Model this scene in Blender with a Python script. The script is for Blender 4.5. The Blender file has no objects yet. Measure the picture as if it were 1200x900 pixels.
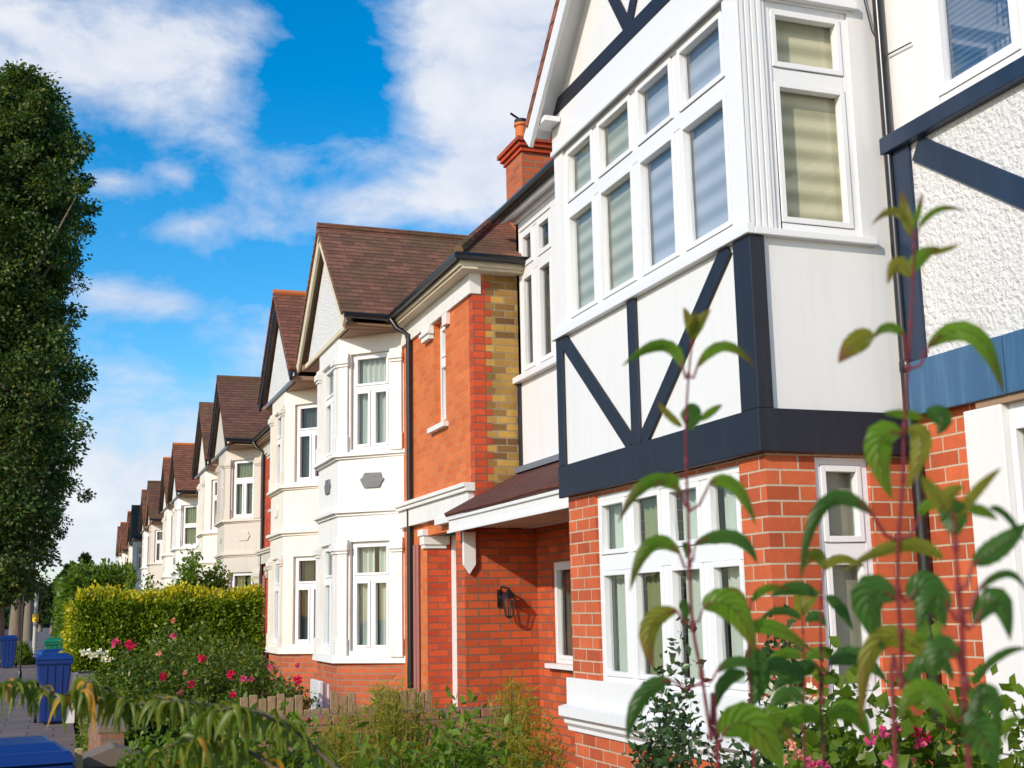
import bpy, bmesh, math, random
import numpy as np
from mathutils import Vector, Matrix
random.seed(7); rng = np.random.default_rng(7)
sc = bpy.context.scene; COL = sc.collection
# Plans are drawn in "plan units"; S turns them into metres, GZ is the pavement level.
S = 0.72; GZ = -0.75
def W(p): return Vector((p[0]*S, p[1]*S, (p[2]-GZ)*S))

# ------------------------------------------------------------------ camera
F = 1454.38; YAW, PIT, ROL = 0.348423, 0.178319, -0.0196489
cy, sy, cp, sp = math.cos(YAW), math.sin(YAW), math.cos(PIT), math.sin(PIT)
fw = Vector((sy*cp, cy*cp, sp)); rt = Vector((cy, -sy, 0)); up = rt.cross(fw)
R2 = rt*math.cos(ROL)+up*math.sin(ROL); U2 = -rt*math.sin(ROL)+up*math.cos(ROL)
CAM = Vector((0, 0, 1.65))
cd = bpy.data.cameras.new('camera'); cam = bpy.data.objects.new('camera', cd); COL.objects.link(cam); sc.camera = cam
M = Matrix.Identity(4)
for i in range(3):
    M[i][0] = R2[i]; M[i][1] = U2[i]; M[i][2] = -fw[i]; M[i][3] = W(CAM)[i]
cam.matrix_world = M
cd.sensor_width = 36; cd.lens = F/1200*36; cd.clip_end = 3000; cd.clip_start = .05
cd.dof.use_dof = True; cd.dof.focus_distance = 10.5; cd.dof.aperture_fstop = 12
def ray(x, y): return (R2*(x-600)-U2*(y-450)+fw*F)/F
def PD(x, y, D): return CAM+ray(x, y)*D            # a plan point at depth D
def PY(x, y, Y): d = ray(x, y); return CAM+d*(Y/d.y)
def PXX(x, y, X): d = ray(x, y); return CAM+d*(X/d.x)
def PZ(x, y, Z): d = ray(x, y); return CAM+d*((Z-1.65)/d.z)

# ------------------------------------------------------------------ objects
def tag(o, label=None, cat=None, group=None, kind=None):
    if label: o['label'] = label
    if cat: o['category'] = cat
    if group: o['group'] = group
    if kind: o['kind'] = kind
    return o
def thing(name, loc, label, cat, group=None):
    o = bpy.data.objects.new(name, None); COL.objects.link(o); o.location = W(loc); o.empty_display_size = .2
    return tag(o, label, cat, group)
def rootloc(o):
    while o.parent: o = o.parent
    return Vector(o.location)
def link(me, name, mat, parent=None, origin=None):
    o = bpy.data.objects.new(name, me); COL.objects.link(o)
    if mat: me.materials.append(mat)
    if parent: o.parent = parent
    elif origin is not None: o.location = origin
    return o
class MB:
    def __init__(s, m=None): s.v = []; s.f = []; s.m = m
    def P(s, p): return Vector(s.m(p)) if s.m else Vector(p)
    def face(s, pts, c=None, n=None):       # raw (already mapped) points; normal points away from c or along n
        a = Vector((0, 0, 0)); k = len(pts)
        for i in range(k):
            p, q = pts[i], pts[(i+1) % k]; a += p.cross(q)
        mid = sum(pts, Vector())/k
        a = Vector((0, 0, 0))
        for i in range(k): a += (pts[i]-mid).cross(pts[(i+1) % k]-mid)
        want = n if n is not None else (mid-c)
        if a.dot(want) < 0: pts = pts[::-1]
        b = len(s.v); s.v += [tuple(p) for p in pts]; s.f.append(tuple(range(b, b+k)))
    def hull8(s, P):                         # 0-3 bottom ring, 4-7 top ring
        c = sum(P, Vector())/8
        for q in ((0, 1, 2, 3), (4, 5, 6, 7), (0, 1, 5, 4), (1, 2, 6, 5), (2, 3, 7, 6), (3, 0, 4, 7)):
            s.face([P[i] for i in q], c=c)
    def box(s, x0, x1, y0, y1, z0, z1):
        s.hull8([s.P(p) for p in ((x0, y0, z0), (x1, y0, z0), (x1, y1, z0), (x0, y1, z0), (x0, y0, z1), (x1, y0, z1), (x1, y1, z1), (x0, y1, z1))])
    def lbox(s, Fm, u0, u1, z0, z1, d0, d1):
        O, U, N = Fm
        q = lambda u, d, z: s.P((O[0]+U[0]*u+N[0]*d, O[1]+U[1]*u+N[1]*d, z))
        s.hull8([q(u0, d0, z0), q(u1, d0, z0), q(u1, d1, z0), q(u0, d1, z0), q(u0, d0, z1), q(u1, d0, z1), q(u1, d1, z1), q(u0, d1, z1)])
    def ext(s, pts, off):
        A = [s.P(p) for p in pts]; B = [s.P(Vector(p)+Vector(off)) for p in pts]
        c = (sum(A, Vector())+sum(B, Vector()))/(2*len(A))
        nA = (sum(A, Vector())-sum(B, Vector()))
        s.face(A, n=nA); s.face(B, n=-nA)
        area = Vector()
        for i in range(len(A)): area += A[i].cross(A[(i+1) % len(A)])
        for i in range(len(A)):
            j = (i+1) % len(A); e = A[j]-A[i]; n = e.cross(area)
            s.face([A[i], A[j], B[j], B[i]], n=n)
    def beam(s, p, q, w, t, side):           # bar p->q; w across (perp. to side), t along side
        p, q, side = Vector(p), Vector(q), Vector(side).normalized()
        d = (q-p).normalized(); u = d.cross(side).normalized()*w/2; sd = side*t
        s.hull8([s.P(x) for x in (p-u, p+u, p+u+sd, p-u+sd, q-u, q+u, q+u+sd, q-u+sd)])
    def tube(s, pts, r, n=8):
        pts = [s.P(p) for p in pts]; rs = r if isinstance(r, (list, tuple)) else [r]*len(pts)
        rings = []
        for i, p in enumerate(pts):
            d = (pts[min(i+1, len(pts)-1)]-pts[max(i-1, 0)]).normalized()
            a = d.cross(Vector((0, 0, 1)) if abs(d.z) < .9 else Vector((1, 0, 0))).normalized(); b = d.cross(a)
            rings.append([p+(a*math.cos(6.28319*k/n)+b*math.sin(6.28319*k/n))*rs[i] for k in range(n)])
        for i in range(len(pts)-1):
            c = (pts[i]+pts[i+1])/2
            for k in range(n):
                s.face([rings[i][k], rings[i][(k+1) % n], rings[i+1][(k+1) % n], rings[i+1][k]], c=c)
        s.face(rings[0], n=pts[0]-pts[1]); s.face(rings[-1], n=pts[-1]-pts[-2])
    def lathe(s, c, prof, n=14):
        for i in range(len(prof)-1):
            (r0, z0), (r1, z1) = prof[i], prof[i+1]
            for k in range(n):
                a, b = 6.28319*k/n, 6.28319*(k+1)/n
                q = [(c[0]+r*math.cos(t), c[1]+r*math.sin(t), c[2]+z) for r, z, t in ((r0, z0, a), (r0, z0, b), (r1, z1, b), (r1, z1, a))]
                P = [s.P(p) for p in q]
                nr = Vector((math.cos((a+b)/2)*(z1-z0), math.sin((a+b)/2)*(z1-z0), r0-r1))
                if r0 < 1e-6: P = P[1:]
                elif r1 < 1e-6: P = P[:3]
                s.face(P, n=nr)
    def lwall(s, Fm, u0, u1, z0, z1, holes=(), t=.2):   # outer face at d=0, going back t, rectangular openings
        O, U, N = Fm
        q = lambda u, d, z: s.P((O[0]+U[0]*u+N[0]*d, O[1]+U[1]*u+N[1]*d, z))
        us = sorted({u0, u1} | {h[0] for h in holes} | {h[1] for h in holes}); zs = sorted({z0, z1} | {h[2] for h in holes} | {h[3] for h in holes})
        solid = lambda u, z: u0 < u < u1 and z0 < z < z1 and not any(h[0] < u < h[1] and h[2] < z < h[3] for h in holes)
        n0 = q(0, 1, 0)-q(0, 0, 0); nu = q(1, 0, 0)-q(0, 0, 0)
        for i in range(len(us)-1):
            for j in range(len(zs)-1):
                a, b, c, d = us[i], us[i+1], zs[j], zs[j+1]; um, zm = (a+b)/2, (c+d)/2
                if not solid(um, zm): continue
                s.face([q(a, 0, c), q(b, 0, c), q(b, 0, d), q(a, 0, d)], n=n0)
                s.face([q(a, -t, c), q(b, -t, c), q(b, -t, d), q(a, -t, d)], n=-n0)
                if not solid(a-1e-4, zm): s.face([q(a, 0, c), q(a, 0, d), q(a, -t, d), q(a, -t, c)], n=-nu)
                if not solid(b+1e-4, zm): s.face([q(b, 0, c), q(b, 0, d), q(b, -t, d), q(b, -t, c)], n=nu)
                if not solid(um, c-1e-4): s.face([q(a, 0, c), q(b, 0, c), q(b, -t, c), q(a, -t, c)], n=Vector((0, 0, -1)))
                if not solid(um, d+1e-4): s.face([q(a, 0, d), q(b, 0, d), q(b, -t, d), q(a, -t, d)], n=Vector((0, 0, 1)))
    def build(s, name, mat, parent=None, bevel=0, smooth=False):
        me = bpy.data.meshes.new(name)
        V = [W(p) for p in s.v]
        if parent: org = rootloc(parent)
        else:
            org = Vector((sum(p.x for p in V)/len(V), sum(p.y for p in V)/len(V), min(p.z for p in V)))
        me.from_pydata([p-org for p in V], [], s.f)
        uv = me.uv_layers.new(name='UVMap').data
        for po in me.polygons:
            n = po.normal
            t = Vector((0, 0, 1)).cross(n)
            t = Vector((1, 0, 0)) if t.length < .05 else t.normalized()
            b = n.cross(t)
            for li in po.loop_indices:
                p = V[me.loops[li].vertex_index]; uv[li].uv = (p.dot(t), p.dot(b))
        if smooth:
            bm = bmesh.new(); bm.from_mesh(me); bmesh.ops.remove_doubles(bm, verts=bm.verts, dist=1e-4); bm.to_mesh(me); bm.free()
            me.polygons.foreach_set('use_smooth', [True]*len(me.polygons))
            try: me.set_sharp_from_angle(angle=math.radians(40))
            except Exception: pass
        elif bevel:
            bm = bmesh.new(); bm.from_mesh(me); bmesh.ops.remove_doubles(bm, verts=bm.verts, dist=1e-5); bm.to_mesh(me); bm.free()
        o = link(me, name, mat, parent, org)
        if bevel:
            m = o.modifiers.new('bevel', 'BEVEL'); m.width = bevel; m.segments = 2; m.limit_method = 'ANGLE'; m.angle_limit = .7
        return o
def FX(x, y0=0, sgn=-1): return ((x, y0), (0, 1), (sgn, 0))     # a wall facing -X; u = y
def FY(y, x0=0): return ((x0, y), (1, 0), (0, -1))              # a wall facing -Y; u = x

# ------------------------------------------------------------------ materials
class NT:
    def __init__(s, name):
        s.mat = bpy.data.materials.new(name); s.mat.use_nodes = True; s.t = s.mat.node_tree
        for n in list(s.t.nodes): s.t.nodes.remove(n)
    def n(s, typ, ins=None, **kw):
        nd = s.t.nodes.new(typ)
        for k, v in kw.items(): setattr(nd, k, v)
        for k, v in (ins or {}).items():
            if hasattr(v, 'is_linked') or isinstance(v, bpy.types.NodeSocket): s.t.links.new(v, nd.inputs[k])
            else: nd.inputs[k].default_value = v
        return nd
    def math(s, op, a, b=0, c=None, clamp=False):
        i = {0: a, 1: b}
        if c is not None: i[2] = c
        return s.n('ShaderNodeMath', i, operation=op, use_clamp=clamp).outputs[0]
    def mix(s, f, a, b, bt='MIX'):
        nd = s.n('ShaderNodeMix', {0: f, 6: a, 7: b}, data_type='RGBA', blend_type=bt); return nd.outputs[2]
    def noise(s, vec, sc_, det=4, rough=.6, dist=0):
        return s.n('ShaderNodeTexNoise', {'Vector': vec, 'Scale': sc_, 'Detail': det, 'Roughness': rough, 'Distortion': dist}).outputs[0]
    def ramp(s, f, a, b):
        return s.n('ShaderNodeMapRange', {'Value': f, 'From Min': a, 'From Max': b}).outputs[0]
    def out(s, sh): s.n('ShaderNodeOutputMaterial', {'Surface': sh}); return s.mat
    def pos(s): return s.n('ShaderNodeNewGeometry').outputs['Position']
    def uv(s): return s.n('ShaderNodeTexCoord').outputs['UV']
    def bsdf(s, col, rough=.6, bump=None, bs=.3, bd=.01, metal=0, spec=.5, **kw):
        i = {'Base Color': col, 'Roughness': rough, 'Metallic': metal, 'Specular IOR Level': spec}
        i.update(kw)
        if bump is not None: i['Normal'] = s.n('ShaderNodeBump', {'Height': bump, 'Strength': bs, 'Distance': bd}).outputs[0]
        return s.n('ShaderNodeBsdfPrincipled', i).outputs[0]
def C(r, g, b): return (r, g, b, 1)
def sc3(c, k): return (min(1, c[0]*k), min(1, c[1]*k), min(1, c[2]*k), 1)
def m_paint(name, col, rough=.5, var=.06, bump=.15, bscale=40, dirt=.0, dirtcol=(.25, .2, .14, 1), streak=False, bd=.004, **kw):
    t = NT(name); p = t.pos(); n1 = t.noise(p, 1.3, 5)
    c = t.mix(n1, sc3(col, 1-var), sc3(col, 1+var))
    if dirt:
        v = p
        if streak: v = t.n('ShaderNodeMapping', {'Vector': p, 'Scale': (9, 9, .7)}).outputs[0]
        d = t.ramp(t.noise(v, 1.6, 7, .7), .5, .78)
        c = t.mix(t.math('MULTIPLY', d, dirt), c, dirtcol)
    return t.out(t.bsdf(c, rough, t.noise(p, bscale, 4), bump, bd, **kw))
def m_brick(name, c1, c2, mortar, dark=None, ms=.010, rough=.85, patch=.25, bump=.6, row=.075, wid=.225, sootk=.15, dk=.6, db=-.45):
    t = NT(name); u = t.uv(); p = t.pos()
    b = t.n('ShaderNodeTexBrick', {'Vector': u, 'Color1': c1, 'Color2': c2, 'Mortar': mortar, 'Scale': 1.0, 'Mortar Size': ms, 'Mortar Smooth': .25, 'Bias': -.1, 'Brick Width': wid, 'Row Height': row}, offset=.5)
    # a second brick lattice, same bond, gives each brick its own tone
    b2 = t.n('ShaderNodeTexBrick', {'Vector': u, 'Color1': C(0, 0, 0), 'Color2': C(1, 1, 1), 'Mortar': C(.5, .5, .5), 'Scale': 1.0, 'Mortar Size': 0.0, 'Bias': db, 'Brick Width': wid, 'Row Height': row}, offset=.5)
    col = b.outputs[0]
    brickmask = t.math('SUBTRACT', 1.0, b.outputs['Fac'])
    if dark is not None:
        f = t.math('MULTIPLY', t.math('MULTIPLY', b2.outputs[0], brickmask), dk)
        col = t.mix(f, col, dark)
    n1 = t.noise(p, 2.2, 6, .65); n2 = t.noise(p, 28, 4, .7)
    soot = t.ramp(t.noise(p, .7, 7, .75), .55, .8)
    col = t.mix(t.math('MULTIPLY', soot, sootk), col, C(.09, .06, .045))
    col = t.mix(1.0, col, t.mix(n1, C(1-patch, 1-patch, 1-patch), C(1+patch*.5, 1+patch*.5, 1+patch*.5)), 'MULTIPLY')
    col = t.mix(1.0, col, t.mix(n2, C(.78, .78, .78), C(1.2, 1.2, 1.2)), 'MULTIPLY')
    h = t.math('ADD', brickmask, t.math('MULTIPLY', n2, .35))
    return t.out(t.bsdf(col, rough, h, bump, .006, spec=.25))
def m_tiles(name, c1, c2, moss=.25, mosscol=(.10, .085, .03, 1), row=.10, wid=.165):
    t = NT(name); u = t.uv(); p = t.pos()
    wob = t.n('ShaderNodeVectorMath', {0: u, 1: t.n('ShaderNodeCombineXYZ', {'Y': t.math('MULTIPLY', t.noise(p, 1.1, 2), .035)}).outputs[0]}, operation='ADD').outputs[0]
    b = t.n('ShaderNodeTexBrick', {'Vector': wob, 'Color1': c1, 'Color2': c2, 'Mortar': sc3(c1, .45), 'Scale': 1.0, 'Mortar Size': .004, 'Mortar Smooth': .3, 'Bias': 0, 'Brick Width': wid, 'Row Height': row}, offset=.5)
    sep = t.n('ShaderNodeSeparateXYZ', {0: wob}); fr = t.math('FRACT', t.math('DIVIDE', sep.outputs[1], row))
    col = b.outputs[0]
    n1 = t.noise(p, .9, 6, .7); n2 = t.noise(p, 9, 5, .7)
    col = t.mix(1.0, col, t.mix(n2, C(.6, .6, .6), C(1.35, 1.35, 1.35)), 'MULTIPLY')
    col = t.mix(t.math('MULTIPLY', t.ramp(n1, .48, .66), moss), col, mosscol)
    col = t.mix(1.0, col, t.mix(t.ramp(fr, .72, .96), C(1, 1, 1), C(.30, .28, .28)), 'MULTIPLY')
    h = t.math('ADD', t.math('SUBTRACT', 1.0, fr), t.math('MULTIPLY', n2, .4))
    return t.out(t.bsdf(col, .8, h, 1.0, .03, spec=.3))
def m_leaf(name, c1, c2, tr=.35, rough=.45, tipc=None, pat=.5, vein=False):
    t = NT(name); g = t.n('ShaderNodeNewGeometry'); r = g.outputs['Random Per Island']
    n1 = t.noise(g.outputs['Position'], pat, 3)
    f = t.math('ADD', t.math('MULTIPLY', r, .6), t.math('MULTIPLY', t.math('SUBTRACT', n1, .3), .9), clamp=True)
    c = t.mix(f, c1, c2)
    h = None
    if vein:
        s = t.n('ShaderNodeSeparateXYZ', {0: t.uv()}); uu, vv = s.outputs[0], s.outputs[1]
        av = t.math('ABSOLUTE', t.math('SUBTRACT', vv, .5))
        k = t.math('FRACT', t.math('MULTIPLY', t.math('SUBTRACT', uu, t.math('MULTIPLY', av, .45)), 8.0))
        ridge = t.math('ABSOLUTE', t.math('SUBTRACT', k, .5))
        mid = t.ramp(av, .0, .03)
        h = t.math('ADD', t.math('MULTIPLY', ridge, -1.0), mid)
        c = t.mix(t.math('MULTIPLY', t.ramp(ridge, .36, .5), .25), c, sc3(c2, 2.2))
        c = t.mix(t.math('SUBTRACT', 1.0, mid), c, C(.16, .12, .05))
        if tipc is not None:
            e = t.math('MULTIPLY', t.ramp(uu, .55, 1.0), t.ramp(t.noise(g.outputs['Position'], 14, 3), .35, .7))
            c = t.mix(e, c, tipc)
    elif tipc is not None:
        c = t.mix(t.ramp(r, .86, .9), c, tipc)
    if vein: c = t.mix(t.math('MULTIPLY', t.ramp(t.noise(g.outputs['Position'], 120, 3), .64, .70), .55), c, C(.12, .06, .02))
    pb = t.bsdf(c, rough, h, .8, .002, spec=.4)
    tl = t.n('ShaderNodeBsdfTranslucent', {'Color': t.mix(1.0, c, C(1.6, 1.7, .7), 'MULTIPLY')}).outputs[0]
    return t.out(t.n('ShaderNodeMixShader', {0: tr, 1: pb, 2: tl}).outputs[0])
def m_glass(name, tint=(.75, .8, .8, 1), ior=1.5):
    t = NT(name); p = t.pos()
    bp = t.n('ShaderNodeBump', {'Height': t.noise(p, 1.2, 2), 'Strength': .06, 'Distance': .03}).outputs[0]
    fr = t.math('MULTIPLY', t.n('ShaderNodeFresnel', {'IOR': ior}).outputs[0], t.math('SUBTRACT', 1.0, t.n('ShaderNodeNewGeometry').outputs['Backfacing']))
    gl = t.n('ShaderNodeBsdfGlossy', {'Color': C(.95, .95, .95), 'Roughness': .015, 'Normal': bp}).outputs[0]
    tr = t.n('ShaderNodeBsdfTransparent', {'Color': tint}).outputs[0]
    return t.out(t.n('ShaderNodeMixShader', {0: fr, 1: tr, 2: gl}).outputs[0])
def m_blind(name, c1, c2, per=.075, duty=.5, soft=.1):
    t = NT(name); s = t.n('ShaderNodeSeparateXYZ', {0: t.uv()})
    fr = t.math('FRACT', t.math('DIVIDE', s.outputs[1], per))
    tri = t.math('ABSOLUTE', t.math('SUBTRACT', fr, .5))
    c = t.mix(t.ramp(tri, duty*.5-soft, duty*.5+soft), c1, c2)
    pb = t.bsdf(c, .8, tri, .5, .01)
    tl = t.n('ShaderNodeBsdfTranslucent', {'Color': c}).outputs[0]
    return t.out(t.n('ShaderNodeMixShader', {0: .25, 1: pb, 2: tl}).outputs[0])
def m_bark(name, c, sc_=6):
    t = NT(name); p = t.n('ShaderNodeMapping', {'Vector': t.pos(), 'Scale': (1, 1, .3)}).outputs[0]
    n = t.noise(p, sc_, 6, .7)
    return t.out(t.bsdf(t.mix(n, sc3(c, .55), sc3(c, 1.5)), .9, n, .8, .03))

MT = {}
MT['white'] = m_paint('white_render', C(.76, .755, .74), .55, .04, .25, 30, dirt=.22, dirtcol=(.55, .5, .42, 1), streak=True)
MT['panel'] = m_paint('white_panel', C(.76, .75, .73), .6, .02, .12, 60, dirt=.07, dirtcol=(.5, .46, .38, 1))
MT['upvc'] = m_paint('white_frame', C(.79, .79, .79), .3, .02, .03, 12)
MT['rough'] = m_paint('roughcast', C(.78, .77, .75), .8, .05, .8, 34, bd=.05, dirt=.2, dirtcol=(.5, .46, .4, 1))
MT['navy'] = m_paint('navy_timber', C(.013, .013, .022), .5, .4, .35, 30, dirt=.25, dirtcol=(.05, .055, .07, 1), streak=True)
MT['blue'] = m_paint('weathered_blue_timber', C(.035, .11, .22), .35, .3, .2, 14, dirt=.6, dirtcol=(.10, .24, .38, 1), streak=True)
MT['bluedark'] = m_paint('dark_blue_timber', C(.010, .024, .055), .35, .3, .2, 14, dirt=.25, dirtcol=(.03, .08, .16, 1), streak=True)
MT['black'] = m_paint('black_plastic', C(.012, .012, .014), .28, .1, .05, 20)
MT['purple'] = m_paint('aubergine_paint', C(.075, .03, .06), .35, .2, .1, 20)
MT['mauve'] = m_paint('mauve_paint', C(.34, .14, .12), .5, .2, .1, 20)
MT['stucco'] = m_paint('white_stucco', C(.76, .745, .71), .6, .05, .35, 22, dirt=.45, dirtcol=(.62, .45, .28, 1), streak=True)
MT['cream'] = m_paint('cream_stucco', C(.78, .73, .63), .6, .05, .25, 22, dirt=.3, dirtcol=(.55, .4, .24, 1), streak=True)
MT['beige'] = m_paint('beige_stucco', C(.60, .54, .46), .65, .05, .25, 22, dirt=.2, dirtcol=(.38, .3, .22, 1), streak=True)
MT['soffit'] = m_paint('brown_soffit', C(.33, .21, .13), .7, .2, .2, 14, dirt=.4, dirtcol=(.5, .42, .3, 1))
MT['creamwood'] = m_paint('flaking_cream_board', C(.66, .58, .42), .7, .12, .4, 20, dirt=.5, dirtcol=(.36, .26, .14, 1))
MT['brick_near'] = m_brick('brick_near', C(.64, .145, .055), C(.50, .095, .035), C(.56, .44, .31), dark=C(.24, .05, .03), ms=.0062, row=.084, wid=.235, patch=.4)
MT['brick_porch'] = m_brick('brick_porch', C(.62, .115, .035), C(.48, .08, .026), C(.17, .12, .09), dark=C(.30, .05, .025), ms=.007)
MT['brick_orange'] = m_brick('brick_orange', C(.70, .19, .055), C(.62, .15, .042), C(.50, .22, .11), ms=.0055, patch=.28, bump=.35, dark=C(.52, .115, .035))
MT['brick_red'] = m_brick('brick_red', C(.62, .09, .03), C(.5, .06, .022), C(.22, .1, .07), ms=.007, dark=C(.3, .04, .02))
MT['brick_yellow'] = m_brick('brick_yellow', C(.56, .33, .08), C(.30, .15, .045), C(.34, .27, .17), dark=C(.09, .045, .025), patch=.6, ms=.007, dk=.75, db=-.2)
MT['brick_plinth'] = m_brick('brick_plinth', C(.60, .14, .05), C(.5, .1, .04), C(.33, .2, .13), dark=C(.3, .1, .06))
MT['brick_old'] = m_brick('brick_old', C(.40, .17, .09), C(.28, .12, .08), C(.22, .18, .13), dark=C(.12, .07, .05), patch=.5)
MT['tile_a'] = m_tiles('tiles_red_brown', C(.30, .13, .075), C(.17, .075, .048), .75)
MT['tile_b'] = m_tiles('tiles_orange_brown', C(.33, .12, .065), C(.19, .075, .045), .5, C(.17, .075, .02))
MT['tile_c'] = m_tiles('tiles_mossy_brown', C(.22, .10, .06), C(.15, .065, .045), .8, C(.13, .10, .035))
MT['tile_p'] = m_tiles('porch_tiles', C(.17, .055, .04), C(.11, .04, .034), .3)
MT['terra'] = m_paint('terracotta', C(.62, .17, .04), .75, .2, .3, 20, dirt=.4, dirtcol=(.2, .08, .04, 1))
MT['lead'] = m_paint('lead_flashing', C(.16, .18, .21), .5, .2, .2, 10)
MT['glassc'] = m_glass('clear_window_glass', (.97, .97, .96, 1)); MT['glass'] = m_glass('window_glass', (.85, .88, .87, 1)); MT['glass2'] = m_glass('window_glass_double', (.93,.95,.97,1), ior=2.15)
MT['zebra'] = m_blind('striped_blind', C(.74, .76, .78), C(.50, .54, .58), .15, .5, .16)
MT['zebra2'] = m_blind('olive_blind', C(.80, .77, .56), C(.52, .51, .34), .13, .5, .15)
MT['venetian'] = m_blind('venetian_blind', C(.09, .24, .42), C(.04, .13, .28), .035, .5, .12)
MT['slat'] = m_blind('tan_slats', C(.50, .42, .32), C(.06, .05, .04), .07, .62, .06)
MT['curtain'] = m_paint('white_net_curtain', C(.70, .72, .66), .9, .08, .1, 30)
MT['curtain_g'] = m_paint('olive_curtain', C(.32, .33, .17), .9, .08, .1, 30)
MT['curtain_d'] = m_paint('dark_curtain', C(.12, .13, .11), .9, .15, .1, 30)
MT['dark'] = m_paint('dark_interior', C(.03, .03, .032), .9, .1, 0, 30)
MT['grey'] = m_paint('grey_plaque', C(.17, .17, .17), .6, .35, .6, 22, bd=.02)
MT['stone'] = m_paint('stone_coping', C(.20, .145, .10), .85, .25, .5, 14, dirt=.4, dirtcol=(.12, .1, .06, 1))
MT['wood'] = m_bark('weathered_wood', C(.32, .21, .11), 12)
MT['woodlight'] = m_bark('pale_wood', C(.50, .34, .17), 8)
MT['bark'] = m_bark('tree_bark', C(.20, .155, .11), 4)
MT['twig'] = m_bark('twig_bark', C(.10, .075, .045), 20)
MT['redstem'] = m_paint('red_stem', C(.15, .016, .02), .5, .3, .2, 60)
MT['bin_blue'] = m_paint('bin_blue_plastic', C(.006, .032, .17), .42, .12, .12, 30, dirt=.2, dirtcol=(.02, .05, .12, 1))
MT['bin_green'] = m_paint('bin_green_plastic', C(.01, .17, .09), .42, .12, .12, 30)
MT['bin_navy'] = m_paint('bin_dark_blue', C(.01, .03, .14), .42, .12, .12, 30)
MT['rubber'] = m_paint('rubber', C(.02, .02, .02), .8)
MT['metal'] = m_paint('galvanised', C(.3, .3, .3), .4, .1, .1, 20, metal=.7)
MT['yellow'] = m_paint('yellow_paint', C(.8, .55, .02), .5)
MT['palepost'] = m_paint('pale_post', C(.5, .5, .46), .6)

# ------------------------------------------------------------------ window builder
def curtain_mesh(Fm, u0, u1, z0, z1, d, m=None, amp=.03, per=.11):
    b = MB(m); O, U, N = Fm; n = max(4, int((u1-u0)/per*6))
    q = lambda u, z: b.P((O[0]+U[0]*u+N[0]*(d+amp*math.sin(u/per*6.283)), O[1]+U[1]*u+N[1]*(d+amp*math.sin(u/per*6.283)), z))
    n0 = b.P((O[0]+N[0], O[1]+N[1], 0))-b.P((O[0], O[1], 0))
    for i in range(n):
        a, c = u0+(u1-u0)*i/n, u0+(u1-u0)*(i+1)/n
        b.face([q(a, z0), q(c, z0), q(c, z1), q(a, z1)], n=n0)
    return b
def window(parent, Fm, u0, u1, z0, z1, cols, trans=None, m=None, back=.0, fwid=.06, sash=.05, mat='upvc', glass='glass', mull=.09, tw=.12, inner=None, label=None, transmull=True):
    """cols = interior mullion centres; trans = transom centre; back = how far the frame sits behind the wall face."""
    b = MB(m); D0, D1 = -back-.09, -back
    b.lbox(Fm, u0, u0+fwid, z0, z1, D0, D1); b.lbox(Fm, u1-fwid, u1, z0, z1, D0, D1)
    b.lbox(Fm, u0+fwid, u1-fwid, z0, z0+fwid, D0, D1); b.lbox(Fm, u0+fwid, u1-fwid, z1-fwid, z1, D0, D1)
    ce = [u0+fwid]+[c for c in cols for c in (c-mull/2, c+mull/2)]+[u1-fwid]
    zr = [(z0+fwid, trans-tw/2), (trans+tw/2, z1-fwid)] if trans else [(z0+fwid, z1-fwid)]
    if trans: b.lbox(Fm, u0+fwid, u1-fwid, trans-tw/2, trans+tw/2, D0, D1-.004)
    lights = []
    for k, (za, zb) in enumerate(zr):
        cc = ce if (k == 0 or transmull) else [ce[0], ce[-1]]
        if cc is ce:
            for c in cols: b.lbox(Fm, c-mull/2, c+mull/2, za, zb, D0, D1-.008)
        for i in range(0, len(cc), 2):
            a, c = cc[i], cc[i+1]; lights.append((a, c, za, zb))
            e = sash; dd = D1+.012
            b.lbox(Fm, a+.004, a+e, za+.004, zb-.004, D0+.02, dd); b.lbox(Fm, c-e, c-.004, za+.004, zb-.004, D0+.02, dd)
            b.lbox(Fm, a+e, c-e, za+.004, za+e, D0+.02, dd); b.lbox(Fm, a+e, c-e, zb-e, zb-.004, D0+.02, dd)
    w = b.build('window', MT[mat], parent, bevel=.004)
    if label: w['label'] = label
    g = MB(m)
    for a, c, za, zb in lights: g.lbox(Fm, a+sash-.01, c-sash+.01, za+sash-.01, zb-sash+.01, D0+.035, D0+.045)
    g.build('pane', MT[glass], w)
    for it in (inner or [('blind', 'zebra')]):
        kind, mm = it[0], it[1]
        if kind == 'blind':
            q = MB(m); r = it[2] if len(it) > 2 else (0, 1, 0, 1)
            q.lbox(Fm, u0+(u1-u0)*r[0], u0+(u1-u0)*r[1], z0+(z1-z0)*r[2], z0+(z1-z0)*r[3], D0-.035, D0-.02); q.build('blind', MT[mm], w)
        elif kind == 'curtain':
            r = it[2]
            curtain_mesh(Fm, u0+(u1-u0)*r[0], u0+(u1-u0)*r[1], z0, z1, D0-.06, m).build('curtain', MT[mm], w, smooth=True)
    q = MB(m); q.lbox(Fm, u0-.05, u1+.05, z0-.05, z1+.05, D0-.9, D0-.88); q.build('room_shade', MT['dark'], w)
    return w
def slab(b, pts, t=.09):
    """roof slab: the polygon (counter-clockwise or not) thickened downward along its normal"""
    A = [Vector(p) for p in pts]; n = (A[1]-A[0]).cross(A[2]-A[0]).normalized()
    if n.z < 0: n = -n
    b.ext([tuple(p) for p in A], tuple(-n*t))

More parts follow.
